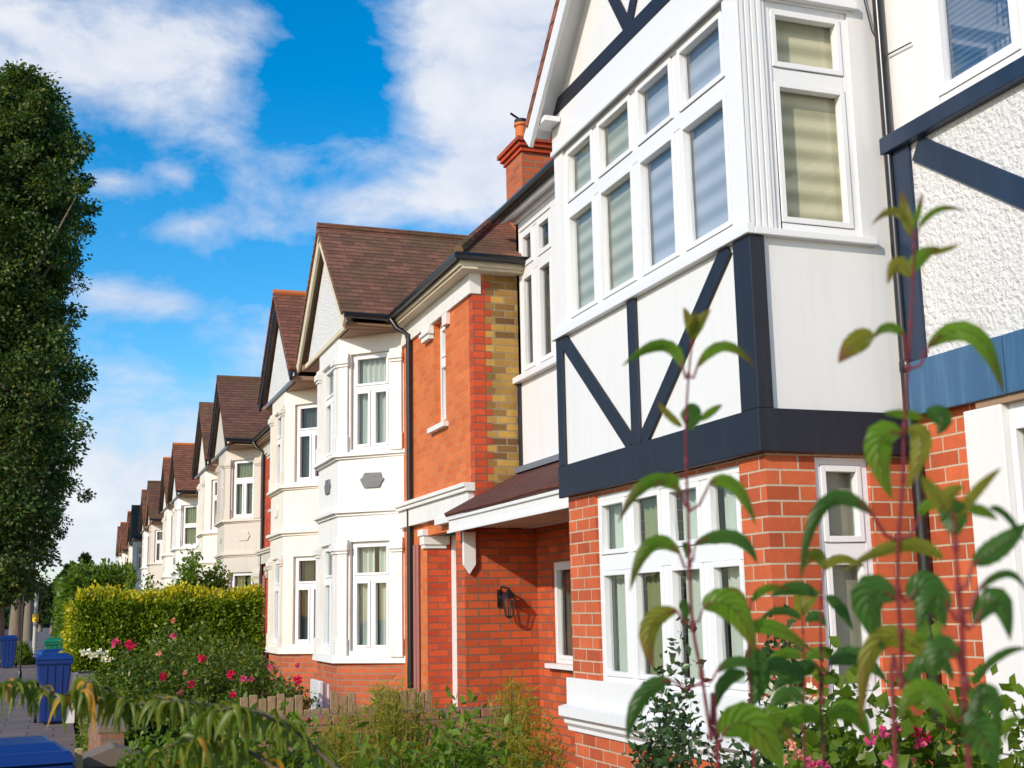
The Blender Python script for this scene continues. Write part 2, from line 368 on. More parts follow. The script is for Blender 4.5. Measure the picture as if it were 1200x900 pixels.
# ------------------------------------------------------------------ the mock-tudor house
def near_house():
    H = thing('brick_house', (6.5, 10, GZ), 'white mock-tudor house with dark timber V bracing on a square two-storey bay over orange brick', 'house')
    Y0, Y1, XB, XW = 8.04, 12.0, 4.9, 6.14
    w = MB()
    w.lwall(FX(XB), Y0, Y1, 3.0, 6.93, [(8.28, 11.78, 4.56, 6.52)], .14)
    w.lwall(FY(Y0), XB+.14, 6.30, 3.0, 8.6, [(5.14, 5.93, 4.52, 6.44)], .14)
    w.lwall(((0, Y1), (1, 0), (0, 1)), XB+.14, XW, 3.0, 7.4, [], .14)
    w.ext([(XB, Y0+.02, 6.93), (XB, Y1-.02, 6.93), (XB, 10.02, 8.93)], (.12, 0, 0))
    w.lwall(FX(XW), Y1, 16.6, 2.75, 7.45, [(15.22, 16.48, 4.94, 7.08)], .14)
    w.box(XW, 11, 16.5, 16.6, 3.2, 7.4)
    w.build('rendered_wall', MT['white'], H)
    # jetty soffit and interior floor
    s = MB(); s.box(XB+.05, 6.2, Y0+.05, Y1-.05, 2.80, 2.9); s.build('jetty_soffit', MT['creamwood'], H)
    # timbers
    t = MB(); p = .035
    t.box(XB-p-.01, XB, Y0-.045, Y1+.01, 2.76, 3.09)
    t.box(XB, 6.28, Y0-.045, Y0, 2.76, 3.09)
    t.build('bressummer', MT['navy'], H, bevel=.006)
    t = MB(); t.box(XB-p, XB, Y0-.04, Y0+.22, 3.09, 4.44); t.box(XB, XB+.10, Y0-.04, Y0, 3.09, 4.44); t.build('corner_post', MT['navy'], H, bevel=.006)
    t = MB(); t.box(XB-p, XB, Y1-.16, Y1+.008, 3.09, 4.44); t.build('corner_post', MT['navy'], H, bevel=.006)
    t = MB(); t.box(XB-p+.004, XB, 10.06, 10.24, 3.09, 4.44); t.build('timber_stud', MT['navy'], H, bevel=.006)
    for a, bb, pp in (((XB-p+.008, 11.86, 4.44), (XB-p+.008, 10.26, 3.10), 1), ((XB-p+.006, 8.36, 4.44), (XB-p+.006, 10.02, 3.10), 1)):
        t = MB(); t.beam(a, bb, .17, .027, (1, 0, 0)); t.build('timber_brace', MT['navy'], H, bevel=.005)
    t = MB(); t.box(XB-.03, XB, 8.0, 12.02, 6.93, 7.10); t.build('gable_beam', MT['navy'], H, bevel=.005)
    for a, bb in (((XB-.026, 10.02, 7.10), (XB-.026, 10.75, 8.2)), ((XB-.024, 10.0, 7.10), (XB-.024, 9.28, 8.2))):
        t = MB(); t.beam(a, bb, .15, .022, (1, 0, 0)); t.build('gable_brace', MT['navy'], H, bevel=.005)
    # trims
    t = MB()
    t.box(XB-.07, XB, Y0-.07, Y1+.05, 4.44, 4.53); t.box(XB, 6.03, Y0-.07, Y0, 4.44, 4.50)
    t.box(XB-.03, XB-.001, Y0-.02, Y1, 4.53, 4.58)
    t.build('sill', MT['upvc'], H, bevel=.006)
    t = MB(); t.box(XB-.02, XB, Y0-.015, Y1, 6.52, 6.93); t.box(XB-.045, XB-.02, Y0-.03, Y1, 6.49, 6.54)
    t.box(XB-.02, XB, Y0-.015, Y0+.22, 4.58, 6.49)
    t.box(5.05, 6.0, Y0-.06, Y0, 6.46, 6.53); t.build('frieze', MT['upvc'], H, bevel=.004)
    t = MB()
    for k in range(4): t.box(XB+.005+k*.055, XB+.045+k*.055, Y0-.010, Y0, 4.52, 6.95)
    t.build('fluted_corner', MT['upvc'], H, bevel=.006)
    zeb = [('blind', 'zebra')]
    window(H, FX(XB), 8.28, 11.78, 4.56, 6.52, [9.20, 10.05, 10.96], 5.815, back=.03, mull=.12, tw=.13, inner=[('blind', 'zebra', (0, .56, 0, 1)), ('blind', 'zebra2', (.57, 1, 0, 1))], glass='glass2', label='wide white upper window of eight lights with striped blinds')
    window(H, FY(Y0), 5.14, 5.93, 4.52, 6.44, [], 5.82, back=.02, tw=.12, glass='glassc', inner=[('blind', 'zebra2')], label='upper side window with striped blind')
    # recessed bay with tall narrow lights
    window(H, FX(XW), 15.22, 16.48, 4.94, 7.08, [15.88], 6.46, back=.02, mull=.18, sash=.07, fwid=.05, inner=[('curtain', 'curtain_d', (0, 1))], label='narrow white window above the porch roof')
    t = MB(); t.box(XW-.10, XW, Y1+.02, 16.66, 4.83, 4.92); t.box(XW-.04, XW, Y1+.02, 16.62, 7.22, 7.30); t.build('sill', MT['upvc'], H, bevel=.005)
    t = MB(); t.box(XW-.03, XW, 16.50, 16.62, 3.2, 4.83); t.build('timber_stud', MT['navy'], H, bevel=.004)
    # ground floor brick
    b = MB(); XG = 4.94
    b.lwall(FX(XG), Y0+.03, Y1-.05, GZ, 2.80, [(8.46, 11.27, .93, 2.72)], .24)
    b.lwall(FY(Y0+.03), XG+.24, 6.30, GZ, 2.80, [(5.37, 5.86, .93, 2.74)], .2)
    b.lwall(((0, Y1-.05), (1, 0), (0, 1)), XG+.24, 6.3, GZ, 2.8, [], .2)
    b.build('brick_bay', MT['brick_near'], H)
    b = MB(); b.lwall(FX(6.34), 11.9, 16.58, GZ, 2.9, [(15.2, 16.0, .9, 2.25), (12.6, 13.6, GZ+.2, 2.4)], .2)
    b.build('porch_back_wall', MT['brick_porch'], H)
    window(H, FX(6.34), 15.2, 16.0, .9, 2.25, [], None, back=.03, inner=[('curtain', 'curtain_d', (0, 1))], label='narrow window inside the porch')
    t = MB(); t.box(6.24, 6.34, 15.1, 16.1, .84, .90); t.build('sill', MT['upvc'], H)
    d = MB(); d.box(6.42, 6.47, 12.6, 13.6, GZ+.2, 2.4); d.build('door', MT['navy'], H, bevel=.004)
    b = MB(); b.box(5.27, 6.34, 16.585, 16.98, GZ, 2.74); b.build('porch_side_wall', MT['brick_porch'], H)
    window(H, FX(XG), 8.46, 11.27, .93, 2.72, [8.82, 9.47, 10.19][0:0]+[9.10, 9.83, 10.56], 2.06, back=.03, mull=.13, tw=.15, glass='glass', inner=[('curtain', 'curtain', (0, .2)), ('curtain', 'curtain', (.3, .47)), ('curtain', 'curtain_g', (.55, .72)), ('curtain', 'curtain', (.8, 1))], label='white ground floor bay window of eight lights')
    window(H, FY(Y0+.03), 5.37, 5.86, .93, 2.74, [], 2.03, back=.03, inner=[('blind', 'slat2')] if 0 else [('blind', 'curtain_tan')], label='narrow ground floor side window with tan blind')
    # moulded stone sill
    t = MB()
    prof = [(-.01, .42), (-.01, .46), (-.05, .50), (-.05, .53), (-.11, .57), (-.11, .66), (-.015, .68), (-.015, .94)]
    def run(a, bb, mapf):
        for (d0, z0), (d1, z1) in zip(prof[:-1], prof[1:]):
            if z1-z0 < 1e-3: continue
            P = [mapf(a, 0.05, z0), mapf(bb, .05, z0), mapf(bb, d0, z0), mapf(a, d0, z0), mapf(a, .05, z1), mapf(bb, .05, z1), mapf(bb, d1, z1), mapf(a, d1, z1)]
            t.hull8([Vector(p) for p in P])
    run(Y0-.06, Y1+.06, lambda u, d, z: (XG+d-.02, u, z))
    run(XG-.02, 6.0, lambda u, d, z: (u, Y0+.03+d-.02, z))
    t.build('stone_sill', MT['white'], H, bevel=.005)
    # gable roof, verge and barge boards
    XV = 4.62; ap = (10.02, 9.02); el, er = (12.14, 6.90), (7.9, 6.90)
    r = MB()
    for (y, z) in (el, er):
        slab(r, [(XV, y, z), (XV, ap[0], ap[1]), (9.2, ap[0], ap[1]), (6.3, y, z)], .09)
    r.build('gable_roof', MT['tile_b'], H)
    for (y, z) in (el, er):
        t = MB(); t.beam((XV+.01, y, z-.21), (XV+.01, ap[0], ap[1]-.21), .24, .05, (1, 0, 0))
        o = t.build('bargeboard', MT['upvc'], H, bevel=.005)
        t = MB(); t.beam((XV+.06, y, z-.14), (XV+.06, ap[0], ap[1]-.14), .03, .22, (1, 0, 0)); t.build('verge_soffit', MT['upvc'], H)
    for y0, y1 in ((11.72, 12.03), (8.0, 8.3)):
        t = MB(); t.box(XV+.07, XB-.03, y0, y1, 6.80, 6.86); t.build('soffit_box', MT['upvc'], H, bevel=.004)
    # main roof
    r = MB(); slab(r, [(5.85, 7.0, 7.42), (5.85, 16.75, 7.42), (9.2, 16.75, 10.4), (9.2, 7.0, 10.4)], .1)
    slab(r, [(12.6, 7.0, 7.42), (12.6, 16.75, 7.42), (9.2, 16.75, 10.4), (9.2, 7.0, 10.4)], .1)
    r.build('main_roof', MT['tile_a'], H)
    t = MB(); t.box(5.98, XW, 12.2, 16.7, 7.30, 7.34); t.box(5.95, 5.99, 12.2, 16.7, 7.26, 7.40); t.build('fascia', MT['upvc'], H)
    t = MB(); t.tube([(5.87, 12.3, 7.38), (5.87, 16.85, 7.36)], .065); t.build('gutter', MT['black'], H, smooth=True)
    # porch roof
    r = MB(); slab(r, [(4.99, 11.97, 2.96), (4.99, 16.62, 2.96), (XW, 16.72, 3.56), (XW, 11.97, 3.56)], .06)
    r.build('porch_roof', MT['tile_p'], H)
    t = MB(); t.box(5.06, 5.11, 12.0, 16.62, 2.70, 2.90); t.box(5.03, 5.06, 12.0, 16.62, 2.86, 2.905); t.box(5.03, 5.06, 12.0, 16.62, 2.68, 2.72)
    t.build('porch_fascia', MT['white'], H, bevel=.004)
    t = MB(); t.box(5.11, 6.34, 12.0, 16.58, 2.76, 2.80); t.build('porch_ceiling', MT['creamwood'], H)
    t = MB(); t.box(6.0, XW, 12.0, 16.5, 3.52, 3.60); t.build('lead_flashing', MT['lead'], H)
    t = MB(); t.ext([(5.24, 16.52, 2.70), (5.42, 16.52, 2.70), (5.42, 16.52, 2.25), (5.33, 16.52, 2.12), (5.24, 16.52, 2.25)], (0, .06, 0)); t.build('porch_bracket', MT['upvc'], H, bevel=.004)
    # downpipe in the corner
    t = MB(); t.tube([(6.17, 7.94, 7.6), (6.17, 7.94, 3.05)], .042, 12); t.tube([(6.17, 7.94, 3.05), (6.19, 7.92, 2.6), (6.19, 7.92, GZ)], .05, 12)
    for z in (5.25, 3.4, 1.45): t.lathe((6.18, 7.93, z), [(.055, 0), (.062, .01), (.062, .09), (.055, .1)], 12)
    t.build('downpipe', MT['black'], H, smooth=True)
    t = MB(); t.tube([(6.06, 8.0, 7.0), (6.08, 8.0, 6.6), (6.14, 8.0, 6.3), (6.20, 7.98, 6.15)], .006, 6); t.tube([(6.2, 7.9, 6.05), (6.2, 7.6, 6.02)], .006, 6); t.build('cable', MT['black'], H)
    return H
MT['curtain_tan'] = m_paint('tan_roller_blind', C(.42, .37, .28), .9, .08, .1, 30)
near_house()

# chimney on the party wall
ch = thing('chimney_stack', (6.9, 17.4, 6.5), 'orange brick chimney stack with two clay pots behind the tudor house', 'chimney')
b = MB(); b.box(6.50, 7.7, 17.25, 17.98, 6.5, 8.68); b.build('stack', MT['brick_plinth'], ch)
b = MB()
for k, (o_, z) in enumerate(((.05, 8.66), (.09, 8.73), (.13, 8.80))): b.box(6.52-o_, 7.7+o_, 17.25-o_, 17.98+o_, z, z+.07)
b.build('corbelled_cap', MT['brick_red'], ch, bevel=.004)
for px_ in (6.60, 7.02):
    b = MB(); b.lathe((px_, 17.5, 8.86), [(.12, 0), (.12, .06), (.10, .08), (.095, .30), (.12, .32), (.12, .36), (.08, .37), (.08, .1)]); b.build('chimney_pot', MT['terra'], ch, smooth=True)
b = MB(); b.lathe((6.60, 17.5, 9.23), [(.11, 0), (.11, .05), (.0, .10)]); b.tube([(6.60, 17.5, 9.28), (6.42, 17.5, 9.38)], .018, 6); b.build('pot_cowl', MT['black'], ch)

# lantern on the porch wall
la = thing('wall_lantern', (5.86, 16.5, 1.5), 'small black carriage lantern fixed to the orange brick porch wall', 'lantern')
b = MB(); b.box(5.74, 5.80, 16.56, 16.585, 1.66, 1.90); b.tube([(5.77, 16.57, 1.86), (5.78, 16.48, 1.94), (5.84, 16.42, 1.92)], .015, 6); b.build('bracket', MT['black'], la)
b = MB(); b.lathe((5.86, 16.42, 1.5), [(.0, .0), (.05, .02), (.06, .04)], 6); b.lathe((5.86, 16.42, 1.78), [(.11, 0), (.09, .05), (.03, .11), (.0, .15)], 6)
for k in range(6):
    a = k*math.pi/3; b.tube([(5.86+.055*math.cos(a), 16.42+.055*math.sin(a), 1.54), (5.86+.095*math.cos(a), 16.42+.095*math.sin(a), 1.78)], .008, 4)
b.build('lantern_frame', MT['black'], la)
b = MB(); b.lathe((5.86, 16.42, 1.54), [(.05, 0), (.09, .24)], 6); b.build('lantern_glass', MT['glass'], la)

# ------------------------------------------------------------------ right neighbour with blue timbers
def right_house():
    H = thing('rendered_house', (6.6, 6, GZ), 'roughcast house with weathered blue timber framing at the right edge behind the leafy shoots', 'house')
    XR = 6.2; ye = 3.6
    w = MB(); w.lwall(FX(XR), ye, 8.02, 3.2, 5.25, [], .15); w.build('roughcast_wall', MT['rough'], H)
    w = MB(); w.lwall(FX(XR+.03), ye, 8.02, 5.25, 8.6, [(4.9, 7.52, 5.36, 8.2)], .15); w.build('upper_wall', MT['white'], H)
    w = MB(); w.lwall(FX(XR+.05), ye, 8.0, GZ, 3.2, [(5.0, 7.10, .95, 3.02)], .2); w.build('brick_wall', MT['brick_near'], H)
    t = MB(); t.box(XR-.09, XR+.03, ye, 7.98, 5.20, 5.34); t.build('window_ledge', MT['bluedark'], H, bevel=.006)
    t = MB(); t.box(XR-.03, XR, 7.70, 7.90, 3.47, 5.20); t.build('timber_post', MT['bluedark'], H, bevel=.005)
    t = MB(); t.beam((XR-.026, 7.62, 5.14), (XR-.026, 5.2, 3.50), .20, .022, (1, 0, 0)); t.build('timber_brace', MT['bluedark'], H, bevel=.005)
    t = MB(); t.box(XR-.05, XR, 6.85, 7.93, 3.05, 3.47); t.build('timber_fascia', MT['blue'], H, bevel=.004)
    t = MB(); t.box(XR-.05, XR, ye, 6.84, 3.05, 3.47); t.build('timber_fascia', MT['blue'], H, bevel=.004)
    t = MB(); t.box(XR-.02, XR+.2, ye, 7.2, 3.0, 3.05); t.build('soffit', MT['soffit'], H)
    window(H, FX(XR+.03), 4.9, 7.52, 5.36, 8.2, [6.45], None, back=.03, fwid=.12, mull=.12, sash=.08, glass='glass2', inner=[('blind', 'venetian')], label='large window with a blue venetian blind')
    window(H, FX(XR+.05), 5.0, 7.10, .95, 3.02, [6.0], None, back=.0, fwid=.16, mull=.12, inner=[('blind', 'slat')], label='ground floor window with tan slats')
    t = MB(); t.box(XR-.02, XR+.05, 6.95, 7.34, .72, 3.0); t.box(XR-.06, XR+.05, 4.8, 7.36, .6, .72); t.box(XR-.03, XR+.05, 4.8, 7.3, GZ, .6)
    t.build('white_surround', MT['white'], H, bevel=.006)
    r = MB(); slab(r, [(5.85, 1.5, 8.7), (5.85, 6.99, 8.7), (9.2, 6.99, 11.2), (9.2, 1.5, 11.2)], .1); r.build('roof', MT['tile_a'], H)
right_house()

# ------------------------------------------------------------------ the terrace
WALLN = {'stucco': 'white', 'cream': 'cream', 'beige': 'beige'}
def terrace(c, sg, wallm, bargem, tile, label, detail=2, vend=7.4, front='brick_orange', curt='curtain', sashbar=False):
    mp = lambda p: (p[0], c-sg*p[1], p[2])
    H = thing('terraced_house', (5.45, c-sg*3.5, GZ), label, 'house', 'gabled terraced houses along the street')
    XF = 5.45; v1, v0 = 4.6, .95
    L = lambda: MB(mp)
    fm = ((XF, 0), (0, 1), (-1, 0))
    b = L(); b.lwall(fm, .03 if sg > 0 else 0, vend, GZ, 6.5, [(6.5, 7.12, 4.47, 6.12), (6.0, vend-.40, GZ, 2.80)], .18)
    b.lwall(((XF+.7, 0), (0, 1), (-1, 0)), 5.7, vend, GZ, 2.9, [], .1)
    b.build('front_wall', MT[front], H)
    b = L(); b.box(XF+.185, 12, vend-.18, vend, GZ, 6.55)
    b.build('side_wall', MT['brick_yellow'], H)
    b = L()
    n = 0; z = GZ
    while z < 6.3:
        wq = .27 if n % 2 else .18
        b.box(XF-.003, XF+wq, vend-.182, vend+.004, z, z+.1042); z += .1042; n += 1
    b.build('quoins', MT['brick_red'], H)
    # bay
    pts = lambda o: [(XF+.02, v1+o*.7), (4.5-o, 3.7+o*.42), (4.5-o, 1.95-o*.42), (XF+.02, v0-o*.7)]
    def band(bb, z0, z1, o, o2=None):
        A = pts(o); B = pts(o if o2 is None else o2); q = [bb.P((p[0], p[1], z0)) for p in A]; r_ = [bb.P((p[0], p[1], z1)) for p in B]
        cc = (sum(q, Vector())+sum(r_, Vector()))/8
        bb.hull8(q+r_)
    b = L(); band(b, GZ, .78, .0); b.build('bay_plinth', MT['brick_plinth'], H)
    faces = []
    P = pts(0); P[0] = (XF, v1); P[3] = (XF, v0)
    for i in range(3):
        a, d = P[i], P[i+1]; Ln = math.hypot(d[0]-a[0], d[1]-a[1]); U = ((d[0]-a[0])/Ln, (d[1]-a[1])/Ln); N = (U[1], -U[0])
        if N[0] > 0: N = (-N[0], -N[1])
        faces.append(((a, U, N), Ln))
    w = L()
    for (Fm, Ln) in faces:
        wa, wb = .27, Ln-.25
        w.lwall(Fm, .0, Ln, .85, 6.5, [(wa, wb, .98, 2.82), (wa, wb, 4.42, 6.12)], .16)
    w.build('bay_wall', MT[wallm], H)
    for fi, (Fm, Ln) in enumerate(faces):
        if detail == 0 or fi == 2: continue
        for (za, zb) in ((.88, 2.62), (4.36, 5.9)):
            for (ua, ub) in ((.02, .23), (Ln-.21, Ln-.02)):
                pil = L(); pil.lbox(Fm, ua, ub, za+.3, zb, 0, .045); pil.lbox(Fm, ua-.015, ub+.015, za, za+.3, 0, .065); q = pil.build('pilaster', MT[wallm], H, bevel=.004)
                cap = L(); cap.lbox(Fm, ua-.02, ub+.02, zb, zb+.05, 0, .07); cap.lbox(Fm, ua-.035, ub+.035, zb+.05, zb+.16, 0, .10); cap.lbox(Fm, ua-.02, ub+.02, zb+.16, zb+.24, 0, .06); cap.build('capital', MT[wallm], q, bevel=.004)
    t = L(); band(t, .78, .90, .09, .07); t.build('bay_sill', MT[wallm], H)
    t = L(); band(t, 3.27, 3.32, .04); band(t, 3.32, 3.38, .10); t.build('bay_cornice', MT[wallm], H)
    t = L(); band(t, 4.26, 4.30, .05); band(t, 4.30, 4.37, .11, .08)
    t.build('bay_cornice', MT[wallm], H)
    for k, (Fm, Ln) in enumerate(faces):
        if detail == 0 and k == 2: continue
        wa, wb = .28, Ln-.26; mid = (wa+wb)/2
        for lv, (za, zb) in enumerate(((.98, 2.82), (4.42, 6.12))):
            inn = [('curtain', curt, (0, .42)), ('curtain', curt, (.52, 1))] if (k+lv) % 2 == 0 else [('curtain', curt, (.0, 1))]
            if detail == 0: inn = [('blind', 'curtain_d')]
            window(H, Fm, wa, wb, za, zb, [mid] if not sashbar else [], zb-.62 if not sashbar else (za+zb)/2, m=mp, back=.07, fwid=.05, sash=.045, mull=.06, tw=.09, inner=inn, transmull=False)
    if detail > 0:
        for (Fm, Ln) in faces[:2]:
            b = L(); m_ = Ln*(.47); h = .15
            O, U, N = Fm
            sh = [(-.24, .0), (-.19, .05), (-.17, .12), (.15, .13), (.18, .06), (.24, .02), (.2, -.06), (.15, -.14), (-.15, -.14), (-.19, -.06)]
            b.ext([(O[0]+U[0]*(m_+a)+N[0]*.001, O[1]+U[1]*(m_+a)+N[1]*.001, 3.87+bz) for a, bz in sh], (N[0]*.03, N[1]*.03, 0))
            b.build('plaque', MT['grey'] if wallm == 'stucco' else MT[wallm], H, bevel=.006)
    # gable
    g = L(); g.ext([(4.5, 4.5, 6.5), (4.5, .70, 6.5), (4.5, 2.6, 8.55)], (.1, 0, 0)); g.build('gable_wall', MT['rough'] if detail > 1 else MT[wallm], H)
    g = L(); g.box(4.45, 4.5, .66, 4.58, 6.45, 6.54); g.build('gable_tie', MT[bargem] if bargem != 'navy' else MT['lead'], H, bevel=.004)
    XV = 4.34; ez = 6.66
    for vv in (4.82, .38):
        t = L(); t.beam((XV, vv, ez-.17), (XV, 2.6, 8.62), .22, .05, (1, 0, 0)); t.build('bargeboard', MT[bargem], H, bevel=.004)
        t = L(); t.beam((XV+.05, vv*.985+.04, ez-.06), (XV+.05, 2.6, 8.70), .03, .16, (1, 0, 0)); t.build('verge_soffit', MT['soffit'], H)
    for va, vb in ((4.5, 4.70), (.45, .72)):
        g = L(); g.box(4.42, XF, va, vb, 6.44, 6.52); g.build('eaves_soffit', MT['soffit'], H)
    band_ = L(); q = [(XF, 4.66), (4.52, 4.5), (4.52, .7), (XF, .5)]; band_.ext([(p[0], p[1], 6.43) for p in q], (0, 0, .06)); band_.build('bay_soffit', MT['soffit'], H)
    r = L()
    slab(r, [(XV-.04, 4.86, ez), (XV-.04, 2.6, 8.84), (7.5, 2.6, 8.84), (5.2, 4.86, ez)], .07)
    slab(r, [(XV-.04, .34, ez), (XV-.04, 2.6, 8.84), (7.5, 2.6, 8.84), (5.2, .34, ez)], .07)
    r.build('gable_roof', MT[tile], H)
    r = L(); r.tube([(XV-.04, 2.6, 8.85), (7.4, 2.6, 8.85)], .07, 8); r.build('ridge_tiles', MT['terra'] if tile == 'tile_b' else MT[tile], H)
    ve = vend+.30; hx = 8.3; hz = 6.65+(hx-5.15)*.96
    r = L()
    slab(r, [(5.15, 0, 6.65), (5.15, ve, 6.65), (hx, ve-4.6, hz), (hx, 0, hz)], .08)
    slab(r, [(5.15, ve, 6.65), (12.2, ve, 6.65), (hx, ve-4.6, hz)], .08)
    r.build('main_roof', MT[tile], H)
    r = L(); r.tube([(5.15, ve, 6.69), (hx, ve-4.6, hz+.03)], .07, 8); r.build('hip_tiles', MT[tile], H)
    t = L()
    t.box(5.18, 5.22, 4.9, ve-.05, 6.48, 6.62); t.box(5.22, XF, 4.8, ve-.05, 6.44, 6.48); t.box(5.22, 12, ve-.09, ve-.05, 6.48, 6.62); t.box(5.45, 12, vend, ve-.09, 6.44, 6.48)
    t.build('fascia', MT['creamwood'] if detail > 1 else MT['soffit'], H)
    t = L(); t.tube([(5.12, 4.8, 6.58), (5.12, ve+.02, 6.60), (8.0, ve+.02, 6.60)], .062, 8); t.tube([(XV, 4.90, 6.60), (5.12, 4.90, 6.58)], .055, 8)
    t.build('gutter', MT['black'], H)
    # frieze, lintel band, ledges
    t = L(); t.box(XF-.05, XF, 4.62, vend+.02, 6.14, 6.44); t.box(XF, XF+.12, vend, vend+.02, 6.14, 6.44); t.build('frieze', MT[wallm], H)
    t = L(); t.box(XF-.10, XF, 4.62, vend-.05, 3.0, 3.28); t.box(XF-.15, XF, 4.62, vend, 3.28, 3.34); t.box(XF-.18, XF, 4.62, vend+.0, 3.34, 3.40); t.box(XF-.14, XF, 6.9, vend+.0, 2.9, 3.0)
    t.build('lintel_band', MT[wallm], H, bevel=.004)
    t = L(); t.box(XF-.09, XF, 6.36, 7.25, 4.38, 4.46); t.build('window_ledge', MT[wallm], H, bevel=.004)
    window(H, fm, 6.5, 7.12, 4.47, 6.12, [], 5.5, m=mp, back=.10, fwid=.08, mat='upvc', inner=[('curtain', curt, (0, 1))])
    t = L(); t.box(XF-.09, XF, 6.05, 6.48, 5.9, 6.12); t.box(XF-.12, XF, 6.02, 6.51, 5.98, 6.04); t.box(XF-.07, XF, 7.16, 7.38, 5.94, 6.12); t.build('capital', MT[wallm], H, bevel=.004)
    if detail > 0:
        t = L(); t.box(XF+.002, XF+.40, 5.85, 6.004, GZ, 2.80); t.build('door_pier', MT['brick_red'], H)
        t = L(); t.box(XF-.05, XF+.32, 5.84, 6.03, 2.60, 2.66); t.box(XF-.07, XF+.36, 5.82, 6.06, 2.66, 2.80); t.box(XF-.10, XF-.001, 5.80, 6.09, 2.80, 2.90)
        t.build('porch_capital', MT[wallm], H, bevel=.004)
        t = L(); t.box(XF+.40, XF+.50, 5.9, 6.14, GZ, 2.8); t.box(XF+.30, XF+.36, 7.5, 7.58, GZ, 2.8); t.build('door_frame', MT['upvc'], H)
        t = L(); t.box(XF+.52, XF+.56, 6.14, 7.6, GZ+.1, 2.8); t.build('door', MT['beige'], H, bevel=.004)
        t = L(); t.tube([(XF-.04, 5.42, GZ), (XF-.04, 5.42, 2.68)], .03, 8); t.tube([(XF-.04, 5.60, GZ), (XF-.04, 5.60, 2.68)], .03, 8); t.build('soil_pipe', MT['mauve'], H)
    t = L(); t.tube([(5.12, 5.05, 6.52), (5.2, 5.12, 6.36), (5.38, 5.22, 6.22), (5.38, 5.22, GZ)], .05, 10); t.build('downpipe', MT['black'], H, smooth=True)
    return H
N6 = [
 (0, 1, 'stucco', 'creamwood', 'tile_a', 'white stuccoed terraced house with cream bargeboards, orange brick entrance and grey plaques', 2, 8.5, 'brick_orange', 'curtain', False),
 (0, -1, 'cream', 'navy', 'tile_b', 'cream stuccoed terraced house with dark bargeboard, behind the white one with grey plaques', 2, 7.4, 'brick_orange', 'curtain_d', False),
 (1, 1, 'beige', 'navy', 'tile_c', 'beige terraced house with mossy brown roof and olive curtains above the yellow-topped hedge', 1, 7.6, 'brick_red', 'curtain_g', False),
 (1, -1, 'cream', 'navy', 'tile_a', 'cream terraced house attached beyond the beige one, dark bargeboard', 1, 7.4, 'brick_orange', 'curtain', False),
 (2, 1, 'stucco', 'navy', 'tile_b', 'pale terraced house with orange ridge tiles, sash window and red brick strip', 1, 7.6, 'brick_orange', 'curtain_g', True),
 (2, -1, 'cream', 'navy', 'tile_b', 'cream terraced house directly beyond the one with the orange ridge', 1, 7.4, 'brick_orange', 'curtain', False),
 (3, 1, 'beige', 'soffit', 'tile_c', 'tan terraced house with olive-brown roof, seventh along the row', 0, 7.6, 'brick_orange', 'curtain', False),
 (3, -1, 'stucco', 'navy', 'tile_a', 'bright white terraced house, eighth along the row', 0, 7.4, 'brick_orange', 'curtain', False),
 (4, 1, 'stucco', 'soffit', 'tile_a', 'white terraced house, ninth along the row', 0, 7.6, 'brick_orange', 'curtain', False),
 (4, -1, 'cream', 'soffit', 'tile_b', 'cream terraced house, tenth along the row', 0, 7.4, 'brick_orange', 'curtain', False),
 (5, 1, 'cream', 'soffit', 'tile_b', 'distant red-roofed terraced house, second from the far end of the row', 0, 7.6, 'brick_orange', 'curtain', False),
 (5, -1, 'stucco', 'soffit', 'tile_a', 'farthest red-roofed terraced house, last of the row', 0, 7.4, 'brick_orange', 'curtain', False),
]
for (k, sg, wm, bg, tl, lab, det, ve, fr, cu, sb) in N6:
    terrace(25.1+16.1*k, sg, wm, bg, tl, lab, det, ve, fr, cu, sb)
o = MB(); o.box(4.30, 4.38, 21.95, 22.75, -.35, .46); o.box(4.38, 4.5, 22.0, 22.7, -.3, .40)
mt = o.build('meter_box', MT['upvc'], None, bevel=.01); tag(mt, 'small white utility meter box against the brick base of the white bay', 'meter box')

# ------------------------------------------------------------------ ground
def sheet(name, x0, x1, y0, y1, z, mat):
    b = MB(); b.face([Vector((x0, y0, z)), Vector((x1, y0, z)), Vector((x1, y1, z)), Vector((x0, y1, z))], n=Vector((0, 0, 1)))
    return tag(b.build(name, mat), kind='structure')
t = NT('earth'); p = t.pos(); MG = t.out(t.bsdf(t.mix(t.noise(p, 1.2, 6), C(.05, .07, .02), C(.10, .08, .045)), .95, t.noise(p, 20, 4), .5, .03))
t = NT('asphalt'); p = t.pos(); MA = t.out(t.bsdf(t.mix(t.noise(p, 30, 5), C(.04, .04, .042), C(.075, .07, .07)), .9, t.noise(p, 80, 3), .4, .01))
t = NT('paving'); p = t.pos(); u_ = t.uv()
bk = t.n('ShaderNodeTexBrick', {'Vector': u_, 'Color1': C(.20, .155, .135), 'Color2': C(.15, .12, .11), 'Mortar': C(.07, .055, .05), 'Scale': 1.0, 'Mortar Size': .012, 'Brick Width': .75, 'Row Height': .6}, offset=.5)
col = t.mix(1.0, bk.outputs[0], t.mix(t.noise(p, 1.4, 6, .7), C(.55, .55, .58), C(1.35, 1.3, 1.25)), 'MULTIPLY')
MP = t.out(t.bsdf(col, .85, t.math('SUBTRACT', t.noise(p, 40, 4), bk.outputs['Fac']), .4, .01))
sheet('ground', -900, 900, -60, 1800, GZ-.17, MG)
sheet('road', -12, -4.3, -40, 900, GZ-.16, MA)
b = MB(); b.box(-4.12, .42, -30, 400, GZ-.165, GZ); tag(b.build('pavement', MP), kind='structure')
b = MB(); b.box(-4.30, -4.12, -30, 400, GZ-.165, GZ+.008); tag(b.build('kerb', MT['stone']), kind='structure')
